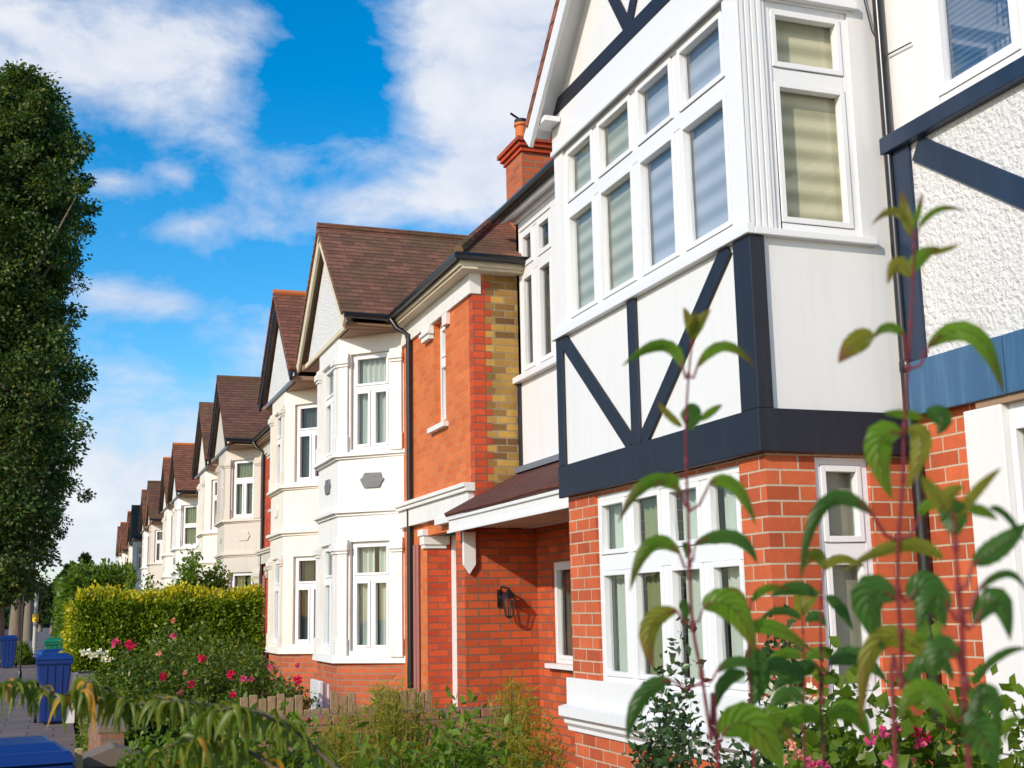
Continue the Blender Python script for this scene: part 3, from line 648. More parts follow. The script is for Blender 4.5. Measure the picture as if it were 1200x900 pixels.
b = MB(); b.box(.84, 13, -6, 130, GZ-.165, -.50); tag(b.build('garden_ground', MG), kind='structure')
b = MB(); b.box(-18, -12.2, -30, 400, GZ-.165, GZ); tag(b.build('far_pavement', MP), kind='structure')

# ------------------------------------------------------------------ foliage
def leafmesh(name, P, Dr, Ln, asp, mat, parent=None, fold=.25, droop=0.0, label=None):
    """P,Dr (N,3) metres; each leaf a folded diamond of four faces"""
    P = np.asarray(P, float); N = len(P); Dr = np.asarray(Dr, float); Dr /= np.linalg.norm(Dr, axis=1)[:, None]+1e-9
    Ln = np.broadcast_to(np.asarray(Ln, float), (N,))[:, None]
    R = rng.normal(size=(N, 3)); Sd = np.cross(Dr, R); Sd /= np.linalg.norm(Sd, axis=1)[:, None]+1e-9; Nn = np.cross(Dr, Sd)
    Wd = Ln*asp/2; dz = np.zeros((N, 3)); dz[:, 2] = -1
    mid = P+Dr*Ln*.45+dz*Ln*droop*.25
    v = np.stack([P, mid+Sd*Wd+Nn*Wd*fold, P+Dr*Ln+dz*Ln*droop, mid-Sd*Wd+Nn*Wd*fold, mid], 1).reshape(-1, 3)
    base = np.arange(N)[:, None]*5
    f = np.concatenate([base+np.array([[0, 4, 1]]), base+np.array([[4, 2, 1]]), base+np.array([[0, 3, 4]]), base+np.array([[4, 3, 2]])], 1).reshape(-1, 3)
    org = np.array(rootloc(parent)) if parent else v.mean(0)*[1, 1, 0]
    me = bpy.data.meshes.new(name); v = v-org
    me.vertices.add(len(v)); me.vertices.foreach_set('co', v.ravel()); nf = len(f)
    me.loops.add(nf*3); me.loops.foreach_set('vertex_index', f.ravel().astype(np.int32))
    me.polygons.add(nf); me.polygons.foreach_set('loop_start', np.arange(nf, dtype=np.int32)*3); me.polygons.foreach_set('loop_total', np.full(nf, 3, np.int32))
    me.update(calc_edges=True); me.validate()
    return link(me, name, mat, parent, Vector(org))
def rsph(n):
    a = rng.normal(size=(n, 3)); return a/np.linalg.norm(a, axis=1)[:, None]
G1 = m_leaf('foliage_street_tree', C(.028, .066, .014), (.11, .17, .028, 1), .34, .5, C(.18, .18, .03), pat=.9)
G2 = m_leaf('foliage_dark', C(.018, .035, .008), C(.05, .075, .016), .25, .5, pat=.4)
G3 = m_leaf('foliage_hedge', C(.12, .19, .014), C(.25, .33, .02), .35, .5, pat=.7)
G4 = m_leaf('foliage_yellow', C(.50, .44, .015), C(.66, .52, .015), .35, .5)
G5 = m_leaf('foliage_shrub', C(.07, .13, .012), C(.17, .25, .02), .38, .45, pat=.8)
G6 = m_leaf('foliage_feathery', C(.16, .17, .012), C(.36, .31, .03), .4, .6, pat=2)
G7 = m_leaf('foliage_rose', C(.035, .08, .012), C(.13, .19, .02), .35, .4, C(.3, .28, .03), pat=1.5)
G8 = m_leaf('foliage_glossy', C(.02, .05, .018), C(.07, .12, .04), .2, .3, pat=2)
G9 = m_leaf('foliage_peach', C(.07, .13, .012), C(.26, .26, .02), .45, .4, C(.5, .26, .03), pat=5)
PK = m_leaf('petal_pink', C(.62, .03, .16), C(.75, .12, .28), .3, .5); PR = m_leaf('petal_crimson', C(.6, .005, .06), C(.7, .02, .12), .3, .5)
PW = m_leaf('petal_white', C(.75, .72, .65), C(.85, .8, .75), .3, .5); PS = m_leaf('petal_salmon', C(.75, .25, .2), C(.8, .4, .3), .3, .5)

def crown_tree(name, label, X, Y, prof, n, leaf, lmat, trunk_r, zbase, cat='tree', group=None, twigs=60, lean=0):
    """prof = [(z, r)...] plan units"""
    T = thing(name, (X, Y, GZ), label, cat, group)
    zs = np.array([p[0] for p in prof]); rs = np.array([p[1] for p in prof])
    ztop = zs[-1]
    b = MB(); pts = []; rr = []
    for k in range(9):
        f = k/8; z = GZ+(ztop*.85-GZ)*f
        pts.append((X+.15*math.sin(f*5+X)*trunk_r*2*f, Y+.1*math.sin(f*4), z)); rr.append(trunk_r*((1-f)**.8*.95+.05)*(1.35 if k == 0 else 1))
    b.tube(pts, rr, 12); b.build('trunk', MT['bark'], T, smooth=True)
    K = max(30, n//140); cz = []; lim = MB()
    for k in range(K):
        z = zs[0]+(zs[-1]-zs[0])*rng.random()**.9; R = np.interp(z, zs, rs); a = rng.random()*6.283
        lob = 1+.13*math.sin(3*a+z*1.3)+.07*math.sin(5*a-z*2.1)
        r = R*lob*(rng.random()**.45)*(.9 if k % 7 else 1.05)
        c = np.array([X+r*math.cos(a), Y+r*math.sin(a), z]); cz.append(c)
        if k < twigs:
            zz = max(zbase, z-r*1.1-1)
            lim.tube([(X, Y, zz), (X+.5*r*math.cos(a), Y+.5*r*math.sin(a), (z+zz)/2-.1), tuple(c)], [trunk_r*.28, trunk_r*.16, trunk_r*.05], 5)
    lim.build('limbs', MT['bark'], T)
    cz = np.array(cz); per = n//K
    base = np.repeat(cz, per, 0); sizes = np.repeat(rng.uniform(.35, 1.0, K), per)[:, None]
    mr = rs.max()
    off = rsph(K*per)*(rng.random((K*per, 1))**.5)*sizes*mr*.27; off[:, 2] *= .8; off[:, 2] += .25*mr*.3*0
    P = base+off; d = off+rsph(K*per)*.5*mr*.2; d[:, 2] -= mr*.06
    Pm = np.stack([P[:, 0]*S, P[:, 1]*S, (P[:, 2]-GZ)*S], 1)
    leafmesh('crown', Pm, d, rng.uniform(.7, 1.3, len(P))*leaf, .6, lmat, T)
    return T
# street trees on the pavement edge
D1 = 80.0
def yz(y, D): return 1.65+(722-y)*D/1454
k1 = D1/1454
prof1 = [(yz(y, D1), r*k1) for y, r in ((705, 10), (690, 36), (650, 52), (600, 66), (540, 82), (480, 88), (430, 80), (390, 62), (345, 72), (285, 90), (240, 86), (190, 68), (150, 50), (125, 28), (108, 6))]
crown_tree('street_tree', 'tall street tree with the dense dark crown at the left edge, nearest of the row', (2-68)*D1/1454, D1, prof1, 150000, .20, G1, .60, 4, group='street trees along the kerb', twigs=90)
for (tx, D, h, w_, lab) in ((25.5, 108, 560, 62, 'street tree just beyond the big left-edge tree, second trunk of the row'), (38, 140, 430, 44, 'third street tree trunk, thinner and farther along the kerb')):
    k_ = D/1454
    pr = [(yz(y, D), r*k_) for y, r in ((702, 10), (690, w_*.55), (640, w_*.8), (540, w_), (722-h*.6, w_*.95), (722-h*.85, w_*.6), (722-h, 6))]
    crown_tree('street_tree', lab, (tx-68)*k_, D, pr, 26000, .2, G2, .42, 4, group='street trees along the kerb', twigs=30)

def hedge(name, label, x0, x1, y0, y1, z0, z1, n, leaf, mat, topmat=None, wav=.15, cat='hedge', nt=0):
    T = thing(name, ((x0+x1)/2, (y0+y1)/2, z0), label, cat)
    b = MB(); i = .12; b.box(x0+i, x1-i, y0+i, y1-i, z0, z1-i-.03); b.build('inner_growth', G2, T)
    def samp(n, faces):
        out = []; dr = []
        A = {'n': (x1-x0)*(z1-z0), 's': (y1-y0)*(z1-z0), 't': (x1-x0)*(y1-y0)}
        tot = sum(A[f] for f in faces)
        for f in faces:
            m = int(n*A[f]/tot); a, c = rng.random(m), rng.random(m); q = rng.normal(size=m)*wav*.6
            if f == 'n': p = np.stack([x0+(x1-x0)*a, y0+q+.06*np.sin(a*23)+.05*np.sin(c*9), z0+(z1-z0)*c], 1); d = (0, -1, .2)
            elif f == 's': p = np.stack([x0+q+.04*np.sin(a*17), y0+(y1-y0)*a, z0+(z1-z0)*c], 1); d = (-1, 0, .2)
            else: p = np.stack([x0+(x1-x0)*a, y0+(y1-y0)*c, z1+q+.07*np.sin(a*14)+.05*np.sin(a*37+c*5)], 1); d = (0, 0, 1)
            out.append(p); dr.append(np.array(d)+rng.normal(size=(m, 3))*.6)
        return np.concatenate(out), np.concatenate(dr)
    P, d = samp(n, 'nst'); leafmesh('leaves', np.stack([P[:, 0]*S, P[:, 1]*S, (P[:, 2]-GZ)*S], 1), d, rng.uniform(.7, 1.3, len(P))*leaf, .6, mat, T)
    if nt:
        P, d = samp(nt, 't'); P[:, 2] += .05
        P2, d2 = samp(nt//3, 's'); P2[:, 0] -= .03
        P = np.concatenate([P, P2]); d = np.concatenate([d, d2])
        leafmesh('sunlit_growth', np.stack([P[:, 0]*S, P[:, 1]*S, (P[:, 2]-GZ)*S], 1), d, rng.uniform(.7, 1.3, len(P))*leaf, .6, topmat, T)  # yellow leaves on top and street side: new growth, sunlight put into colour
    return T
hedge('clipped_hedge', 'clipped green hedge with new growth coloured sunlit yellow along its top, beside the cream house', .42, 4.9, 32.4, 33.5, -.6, 1.98, 42000, .075, G3, G4, nt=9000)
hedge('tall_hedge', 'rounded tall green hedge over the pavement beyond the yellow-topped hedge', .35, 2.6, 48, 56, GZ, 3.05, 30000, .12, G5, wav=.3)

def bush(name, label, c, rad, n, leaf, mat, asp=.5, cat='shrub', clumps=40, stems=18, parts=(), fold=.25, shell=.5, group=None, droop=0, zfloor=None, stemmat='twig', upw=0, sprig=.3):
    T = thing(name, (c[0], c[1], c[2]), label, cat, group)
    K = clumps; q = rsph(K)*(rng.random((K, 1))**shell); q[:, 2] = np.abs(q[:, 2])
    cc = np.array(c)+q*np.array(rad)
    b = MB()
    for k in range(min(stems, K)):
        p = cc[k]; b.tube([(c[0]+(p[0]-c[0])*.15, c[1]+(p[1]-c[1])*.15, c[2]), (c[0]+(p[0]-c[0])*.6, c[1]+(p[1]-c[1])*.6, c[2]+(p[2]-c[2])*.6), tuple(p)], [.016, .011, .005], 5)
    b.build('stems', MT[stemmat], T)
    per = n//K; P = np.repeat(cc, per, 0)+rsph(K*per)*(rng.random((K*per, 1))**.5)*np.array(rad)*sprig
    P[:, 2] = np.maximum(P[:, 2], c[2]+.01)
    d = rng.normal(size=(len(P), 3)); d[:, 2] += upw
    leafmesh('leaves', np.stack([P[:, 0]*S, P[:, 1]*S, (P[:, 2]-GZ)*S], 1), d, rng.uniform(.6, 1.3, len(P))*leaf, asp, mat, T, fold, droop)
    return T
def flower(parent, p, r, mat, n=16):
    p = np.array(W(p)); d = rsph(n); d[:, 1] -= .3
    leafmesh('flower', np.repeat(p[None], n, 0)+d*r*.15, d, r, .9, mat, parent, fold=.5)
c = PY(222, 700, 36); bush('garden_shrub', 'loose leafy shrub rising behind the yellow-topped hedge', (c.x, 36, -.5), (1.7, 1.2, 3.6), 26000, .11, G5, clumps=90, stems=30, sprig=.22)
c = PY(150, 700, 40); bush('garden_shrub', 'low spindly shrub between the tall hedge and the leafy shrub', (c.x, 40, -.5), (1.0, 1.2, 3.0), 9000, .10, G5, clumps=50, stems=30, sprig=.2)
# distant planting
def ftree(px, D, ytop, w, mat, lab, name='distant_tree', shape=None, yb=725):
    k_ = D/1454; n = 9000
    pr = [(yz(yb, D), w*.5*k_), (yz((yb+ytop)/2, D), w*k_), (yz(ytop+(yb-ytop)*.2, D), w*.7*k_), (yz(ytop, D), w*.1*k_)] if not shape else shape(k_, D)
    crown_tree(name, lab, (px-68)*k_, D, pr, n, .35, mat, .3, 1, group=None, twigs=10)
ftree(93, 150, 661, 14, G2, 'pointed dark conifer beyond the tall hedge', 'conifer', lambda k, D: [(yz(715, D), 15*k), (yz(690, D), 13*k), (yz(672, D), 6*k), (yz(658, D), .6*k)])
ftree(80, 160, 668, 22, G2, 'round dark tree left of the conifer')
ftree(62, 190, 690, 18, G2, 'low tree at the far end of the street, beside the bins')
ftree(50, 220, 688, 16, G2, 'far tree closing the street behind the striped pole')
b = bush('street_bush', 'small round bush at the base of the kerbside trees', ((33-68)*70/1454, 70, GZ), (.75, .7, 1.15), 5000, .12, G5, clumps=40, stems=8)
b = MB()
P_ = rng.uniform(size=(16000, 3)); P_[:, 0] = -160+P_[:, 0]*330; P_[:, 1] = 300+P_[:, 1]*30; h_ = 8+3*np.sin(P_[:, 0]*.12)+2*np.sin(P_[:, 0]*.37); P_[:, 2] = GZ+P_[:, 2]*h_
wd = leafmesh('woodland', np.stack([P_[:, 0]*S, P_[:, 1]*S, (P_[:, 2]-GZ)*S], 1), rsph(16000), rng.uniform(.8, 1.8, 16000), .8, G2)
tag(wd, 'dark wooded skyline closing the end of the street', 'woodland', kind='stuff')

# ------------------------------------------------------------------ walls, posts, bins
def single(b, name, mat, label, cat, group=None, bevel=0, smooth=False): return tag(b.build(name, mat, None, bevel, smooth), label, cat, group)
T = thing('garden_wall', (.67, 28, GZ), 'low front garden wall with grey coping beside the blue bins', 'wall')
b = MB(); b.box(.53, .80, 16, 40, GZ, .27); b.build('wall', MT['brick_old'], T)
b = MB()
for k in range(20): b.box(.49, .85, 16+k*1.2, 17.19+k*1.2, .27, .35)
b.build('coping', MT['stone'], T, bevel=.01)
c = PY(84, 780, 31); b = MB(); b.box(.25, .45, 30.9, 31.1, GZ, .33); b.box(.22, .48, 30.87, 31.13, .33, .38); single(b, 'gate_post', MT['white'], 'short white gate post at the end of the low garden wall', 'post', bevel=.01)
T = thing('brick_pier', (.5, 11.2, GZ), 'old brick pier with a stone cap at the lower left behind the drooping leaves', 'pier')
b = MB(); b.box(.27, .67, 11.0, 11.4, GZ, .44); b.build('pier', MT['brick_old'], T)
b = MB(); b.box(.23, .71, 10.96, 11.44, .44, .51); b.ext([(.23, 10.96, .51), (.71, 10.96, .51), (.47, 10.96, .60)], (0, .48, 0)); b.build('cap', MT['stone'], T, bevel=.008)
b = MB(); b.box(.16, .22, 10.3, 10.36, GZ, .66); single(b, 'wooden_post', MT['woodlight'], 'slim pale wooden post beside the old brick pier', 'post', bevel=.006)
# wall between the gardens, in front of the entrance
T = thing('garden_wall', (3.4, 13.1, -.5), 'low old brick wall between the gardens behind the feathery plants', 'wall')
b = MB(); b.box(2.0, 4.75, 13.0, 13.28, -.55, .50); b.build('wall', MT['brick_old'], T)
b = MB()
for k in range(12): b.box(2.0+k*.23, 2.22+k*.23, 12.99, 13.29, .50, .60)
b.build('coping', MT['brick_old'], T, bevel=.01)
T = thing('log_edging', (3.1, 16.4, -.5), 'row of weathered upright boards standing behind the low brick wall', 'edging')
for k in range(22):
    x = 2.2+k*.115
    if k in (7, 8, 9, 13, 14): h_ = .42
    else: h_ = .60+.03*math.sin(k*2.1)
    b = MB(); b.box(x, x+.10, 16.3, 16.36, -.5, h_); b.build('board', MT['wood'], T, bevel=.005)
# wheeled bins
def wheelie(label, x, y, mat, lidmat=None, rot=0, tall=1.0, group='wheeled bins on the pavement', open_=0):
    T = bpy.data.objects.new('wheeled_bin', None); COL.objects.link(T); T.location = W((x, y, GZ)); T.rotation_euler.z = rot; tag(T, label, 'bin', group)
    def loc(bm_pts, faces, name, mt_, bevel=.01, sm=False):
        me = bpy.data.meshes.new(name); me.from_pydata(bm_pts, [], faces); me.update()
        bm = bmesh.new(); bm.from_mesh(me); bmesh.ops.recalc_face_normals(bm, faces=bm.faces); bm.to_mesh(me); bm.free()
        o = link(me, name, mt_, T)
        if bevel: m = o.modifiers.new('bevel', 'BEVEL'); m.width = bevel; m.segments = 3; m.limit_method = 'ANGLE'
        return o
    def fr(x0, x1, y0, y1, z0, a0, a1, b0, b1, z1):
        return [(x0, y0, z0), (x1, y0, z0), (x1, y1, z0), (x0, y1, z0), (a0, b0, z1), (a1, b0, z1), (a1, b1, z1), (a0, b1, z1)], [(0, 1, 2, 3), (4, 5, 6, 7), (0, 1, 5, 4), (1, 2, 6, 5), (2, 3, 7, 6), (3, 0, 4, 7)]
    h = 1.0*tall
    v, f = fr(-.20, .20, -.24, .22, .03, -.27, .27, -.34, .30, h-.03); loc(v, f, 'body', mat, .03)
    v, f = fr(-.29, .29, -.36, .32, h-.10, -.29, .29, -.37, .33, h-.03); loc(v, f, 'rim', mat, .012)
    # ribs
    vs, fs = [], []
    for k in (-.12, 0, .12):
        v, f = fr(k-.012, k+.012, -.255, -.23, .1, k-.016, k+.016, -.345, -.32, h-.12); n0 = len(vs); vs += v; fs += [tuple(i+n0 for i in q) for q in f]
    loc(vs, fs, 'ribs', mat, .004)
    v, f = fr(-.30, .30, -.39, .35, h-.025, -.27, .27, -.34, .33, h+.035); v2, f2 = fr(-.25, .25, -.30, .30, h+.03, -.20, .20, -.2, .26, h+.07)
    loc(v+v2, f+[tuple(i+8 for i in q) for q in f2], 'lid', lidmat or mat, .015)
    bb = []
    for sx in (-.26, .26):
        m2 = bpy.data.meshes.new('wheel'); vs = []; fs = []
        for s_ in (-.025, .025):
            for k in range(18): a = k*math.pi/9; vs.append((sx+s_, .26+.1*math.cos(a), .1+.1*math.sin(a)))
        fs = [tuple(range(18)), tuple(range(35, 17, -1))]+[(k, (k+1) % 18, 18+(k+1) % 18, 18+k) for k in range(18)]
        m2.from_pydata(vs, [], fs); link(m2, 'wheel', MT['rubber'], T)
    v, f = fr(-.24, .24, .36, .39, h-.06, -.24, .24, .36, .39, h-.03); v2, f2 = fr(-.24, -.21, .30, .37, h-.06, -.24, -.21, .30, .37, h-.03); v3, f3 = fr(.21, .24, .30, .37, h-.06, .21, .24, .30, .37, h-.03)
    loc(v+v2+v3, f+[tuple(i+8 for i in q) for q in f2]+[tuple(i+16 for i in q) for q in f3], 'handle', mat, .006)
    return T
wheelie('blue wheeled bin nearest the camera in the bottom left corner', -.30, 10.35, MT['bin_blue'], rot=.12, tall=1.0)
wheelie('blue wheeled bin standing beside the white gate post', -.04, 31.2, MT['bin_blue'], tall=1.06)
wheelie('blue wheeled bin with lid showing just behind the one by the gate post', -.10, 37.5, MT['bin_blue'], rot=.2, tall=1.02)
wheelie('green wheeled bin, farthest in the line of bins', -.03, 47, MT['bin_green'], tall=1.14)
wheelie('dark navy wheeled bin next to the green one', .42, 49, MT['bin_navy'], tall=1.05)
k_ = 66/1454; wheelie('blue wheeled bin by the trunk of the big street tree', (19.5-68)*k_, 66, MT['bin_blue'], tall=1.05)
# posts on the pavement
b = MB(); x = (45-68)*85/1454; b.tube([(x, 85, GZ), (x, 85, yz(696, 85))], .12, 8); o1 = thing('striped_post', (x, 85, GZ), 'pale street post with a yellow band beside the tree trunks', 'post'); b.build('shaft', MT['palepost'], o1)
b = MB(); b.tube([(x, 85, yz(727, 85)), (x, 85, yz(719, 85))], .19, 8); b.build('band', MT['yellow'], o1)
b = MB(); x = (32-68)*54/1454; b.tube([(x, 54, GZ), (x, 54, yz(700, 54))], .035, 8); b.lathe((x, 54, yz(700, 54)), [(.035, 0), (.06, .03), (0, .09)], 8); b.lathe((x, 54, GZ), [(.07, 0), (.07, .3), (.035, .35)], 8)
single(b, 'slim_post', MT['black'], 'slim black post on the pavement right of the big tree', 'post', smooth=True)

# ------------------------------------------------------------------ garden planting
c = PY(230, 790, 24)
rb = bush('rose_bush', 'large rose bush with crimson and pink blooms in front of the clipped hedge', (c.x, 24, -.5), (1.75, 2.0, 1.75), 32000, .06, G7, clumps=190, stems=50, sprig=.2, cat='rose bush')
for (x, y, r, m_) in ((136, 754, .05, PK), (153, 756, .055, PR), (203, 745, .035, PK), (237, 771, .045, PR), (191, 793, .045, PR), (224, 802, .045, PR), (211, 812, .035, PK), (203, 727, .03, PS), (186, 766, .03, PS), (217, 788, .03, PS)):
    flower(rb, PY(x, y, 22.4), r*1.25, m_)
c = PY(300, 800, 21)
rb = bush('rose_bush', 'smaller rose bush with pink buds against the brick base of the cream bay', (c.x, 21, -.5), (1.1, .9, 1.3), 11000, .055, G7, clumps=70, stems=30, sprig=.2, cat='rose bush')
for (x, y, r, m_) in ((271, 791, .045, PR), (285, 795, .035, PK), (294, 796, .03, PK), (273, 814, .035, PR), (317, 781, .035, PK), (349, 797, .05, PR), (348, 779, .03, PK)):
    flower(rb, PY(x, y, 20.0), r*1.2, m_)
c = PY(118, 775, 22)
rb = bush('flower_clump', 'clump of small white flowers beside the garden wall coping', (c.x+.15, 22, -.5), (.55, .8, 1.25), 6000, .05, G5, clumps=40, stems=12, cat='plant')
for k in range(9): flower(rb, PY(98+k*4+random.uniform(-2, 2), 767+random.uniform(-4, 7), 21.5), .045, PW, 10)
# feathery plants between wall and camera
def feathery(label, px, D, ytop, w, n, seed):
    c = PY(px, 890, D); T = thing('feathery_plant', (c.x, D, -.5), label, 'plant', 'feathery yellow-green plants below the porch')
    st = MB(); P = []; d = []
    for k in range(n):
        a = rng.random()*6.283; r = w*rng.random()**.6; bx, by = c.x+r*.35*math.cos(a), D+r*.35*math.sin(a); tx, ty = c.x+r*math.cos(a), D+r*math.sin(a)*.7
        zt = yz(ytop, D)-(.9*(r/w)**2)*(yz(ytop, D)+.5)*.4-.12*rng.random()
        pts = [(bx, by, -.5), ((bx+tx)/2, (by+ty)/2, -.5+(zt+.5)*.55), (tx, ty, zt)]
        st.tube(pts, [.008, .006, .002], 4)
        m = 110; tt = .25+.75*rng.random(m)
        q = np.outer((1-tt)**2, pts[0])+np.outer(2*tt*(1-tt), pts[1])+np.outer(tt**2, pts[2])
        P.append(q+rng.normal(size=(m, 3))*.03); d.append(rng.normal(size=(m, 3))+np.array([0, 0, .6]))
    st.build('stems', G6, T); P = np.concatenate(P); d = np.concatenate(d)
    leafmesh('leaves', np.stack([P[:, 0]*S, P[:, 1]*S, (P[:, 2]-GZ)*S], 1), d, rng.uniform(.03, .09, len(P)), .10, G6, T)
feathery('feathery yellow-green plant below the downpipe, left of the orange porch wall', 455, 9.0, 800, .62, 90, 1)
feathery('feathery yellow-green plant in front of the orange porch wall', 605, 8.6, 805, .42, 70, 2)
feathery('wispy yellow-green plant before the old brick wall, left of the other feathery ones', 385, 8.4, 838, .42, 45, 3)
def lowbush(px, D, ytop, wpx, n, leaf, mat, label, asp=.5, name='garden_shrub', cat='shrub', **k):
    c = PY(px, 890, D); return bush(name, label, (c.x, D, -.5), (wpx/2*D/1454, .5, yz(ytop, D)+.5), n, leaf, mat, asp, cat, **k)
lowbush(185, 9.5, 852, 120, 8000, .05, G5, 'bright green bush in front of the low coping at the lower left', clumps=60)
lowbush(300, 7.5, 856, 210, 11000, .06, G5, 'bright green low shrub below the drooping peach leaves', clumps=70)
lowbush(520, 7.2, 868, 330, 14000, .05, G5, 'low green ground shrub along the bottom, under the feathery plants', clumps=110)
b1 = lowbush(800, 6.6, 798, 150, 7000, .045, G8, 'shrub with small glossy leaves against the white stone sill', clumps=70, sprig=.25)
b2 = lowbush(925, 6.0, 800, 190, 9000, .05, G8, 'glossy small-leaved shrub with white blossom below the side window', clumps=80, sprig=.25)
for k in range(26): flower(b2, PY(900+k*2.6+random.uniform(-8, 8), 815+random.uniform(-12, 26), 5.6), .025, PW, 8)
b3 = lowbush(1010, 4.6, 838, 250, 9000, .05, G5, 'leafy geranium plant with pink flowers behind the red shoots', clumps=90, cat='plant', sprig=.25, asp=.8)
for (x, y, m_) in ((1020, 866, PK), (1035, 858, PK), (1050, 852, PK), (1072, 857, PR), (1078, 872, PK), (1085, 864, PR), (925, 872, PS), (935, 885, PS), (950, 893, PK), (965, 897, PK), (915, 890, PS), (1068, 893, PS), (1042, 892, PK)):
    flower(b3, PY(x, y, 4.25), .019, m_, 14)
b4 = lowbush(1130, 4.3, 850, 220, 7000, .06, G5, 'dense leafy plant at the bottom right corner before the white surround', clumps=70, cat='plant', asp=.6)

# ------------------------------------------------------------------ foreground shoots
LG = m_leaf('shoot_leaf_green', C(.07, .16, .012), C(.17, .29, .02), .5, .42, C(.25, .05, .03), pat=9, vein=True)
LY = m_leaf('shoot_leaf_yellow', C(.16, .20, .015), C(.28, .24, .03), .45, .42, C(.32, .08, .05), pat=9, vein=True)
LD = m_leaf('shoot_leaf_dark', C(.03, .09, .02), C(.07, .16, .022), .42, .38, None, pat=9, vein=True)
def bigleaf(parent, pb, pm, pt, wpx, D, mat, tilt=0, dz=(0, 0, 0), cup=.35, pet=None, wave=1):
    """pixel control points of the midrib, width in px at depth D; dz shifts the depth of base, middle and tip"""
    A, B_, C_ = PD(pb[0], pb[1], D+dz[0]), PD(pm[0], pm[1], D+dz[1]), PD(pt[0], pt[1], D+dz[2])
    B = B_*2-(A+C_)/2
    hw = wpx*1.22*D/F/2; tilt *= .55; cup *= .6; NU, NV = 14, 4; V = []; UV = []
    view = fw
    for i in range(NU+1):
        t_ = i/NU; p = A*(1-t_)**2+B*2*t_*(1-t_)+C_*t_**2; d = ((B-A)*(1-t_)+(C_-B)*t_).normalized()
        sd = d.cross(view).normalized(); nn = sd.cross(d)
        sd2 = sd*math.cos(tilt)+nn*math.sin(tilt); n2 = -sd*math.sin(tilt)+nn*math.cos(tilt)
        w = (t_+.02)**.62*(1-t_)**.85; w = w/.60*hw*(1+.05*math.sin(t_*40)); w = min(w, hw*1.05)
        for j in range(-NV, NV+1):
            f = j/NV; lift = cup*abs(f)**1.3*w+wave*.10*w*math.sin(t_*15+f*2)*abs(f)+.05*w*math.sin(t_*44)*abs(f)
            V.append(W(p+sd2*w*f*(1-.15*abs(f)*cup)-n2*lift*-1)); UV.append((t_, .5+f/2))
    org = rootloc(parent); me = bpy.data.meshes.new('leaf'); nc = 2*NV+1
    fs = [(i*nc+j, i*nc+j+1, (i+1)*nc+j+1, (i+1)*nc+j) for i in range(NU) for j in range(nc-1)]
    me.from_pydata([v-org for v in V], [], fs); uvl = me.uv_layers.new(name='UVMap').data
    for po in me.polygons:
        po.use_smooth = True
        for li in po.loop_indices: uvl[li].uv = UV[me.loops[li].vertex_index]
    o = link(me, 'leaf', mat, parent)
    if pet:
        b = MB(); Q = PD(pet[0], pet[1], D); mid = (Q+A)/2+Vector((0, 0, -.008)); b.tube([Q, mid, A, A+(B-A)*.25], [.0018, .0016, .0014, .0008], 6); q = b.build('petiole', MT['redstem'], o, smooth=True)
    return o
def shoot(label, D, path, rad, leaves):
    base = PD(path[0][0], path[0][1], D); T = thing('leafy_shoot', (base.x, base.y, GZ), label, 'plant', 'red-stemmed leafy shoots in the foreground')
    b = MB(); pts = [(base.x+.02, base.y+.04, GZ), (base.x+.01, base.y+.02, (GZ+base.z)/2)]+[PD(x, y, D) for x, y in path]; n = len(pts)
    # smooth the polyline
    P = [Vector(p) for p in pts]; Q = []
    for i in range(n-1):
        p0, p1, p2, p3 = P[max(i-1, 0)], P[i], P[i+1], P[min(i+2, n-1)]
        for s_ in range(4):
            t_ = s_/4; Q.append(.5*((2*p1)+(p2-p0)*t_+(2*p0-5*p1+4*p2-p3)*t_*t_+(3*p1-p0-3*p2+p3)*t_**3))
    Q.append(P[-1]); m = len(Q)
    rad *= .52; b.tube(Q, [rad*(1-.6*i/(m-1)) for i in range(m)], 8); nd = b
    for i, (x, y) in enumerate(path[1:-1]):
        q = PD(x, y, D); r = rad*1.3*(1-.5*i/len(path)); nd.lathe(tuple(q-Vector((0, 0, r*2))), [(r*.5, 0), (r, r*1.2), (r, r*2.8), (r*.5, r*4)], 8)
    b.build('stem', MT['redstem'], T, smooth=True)
    for L_ in leaves:
        a, b_, c_, w, m_ = L_[:5]; kw = L_[5] if len(L_) > 5 else {}
        bigleaf(T, a, b_, c_, w, D, {'g': LG, 'y': LY, 'd': LD}[m_], **kw)
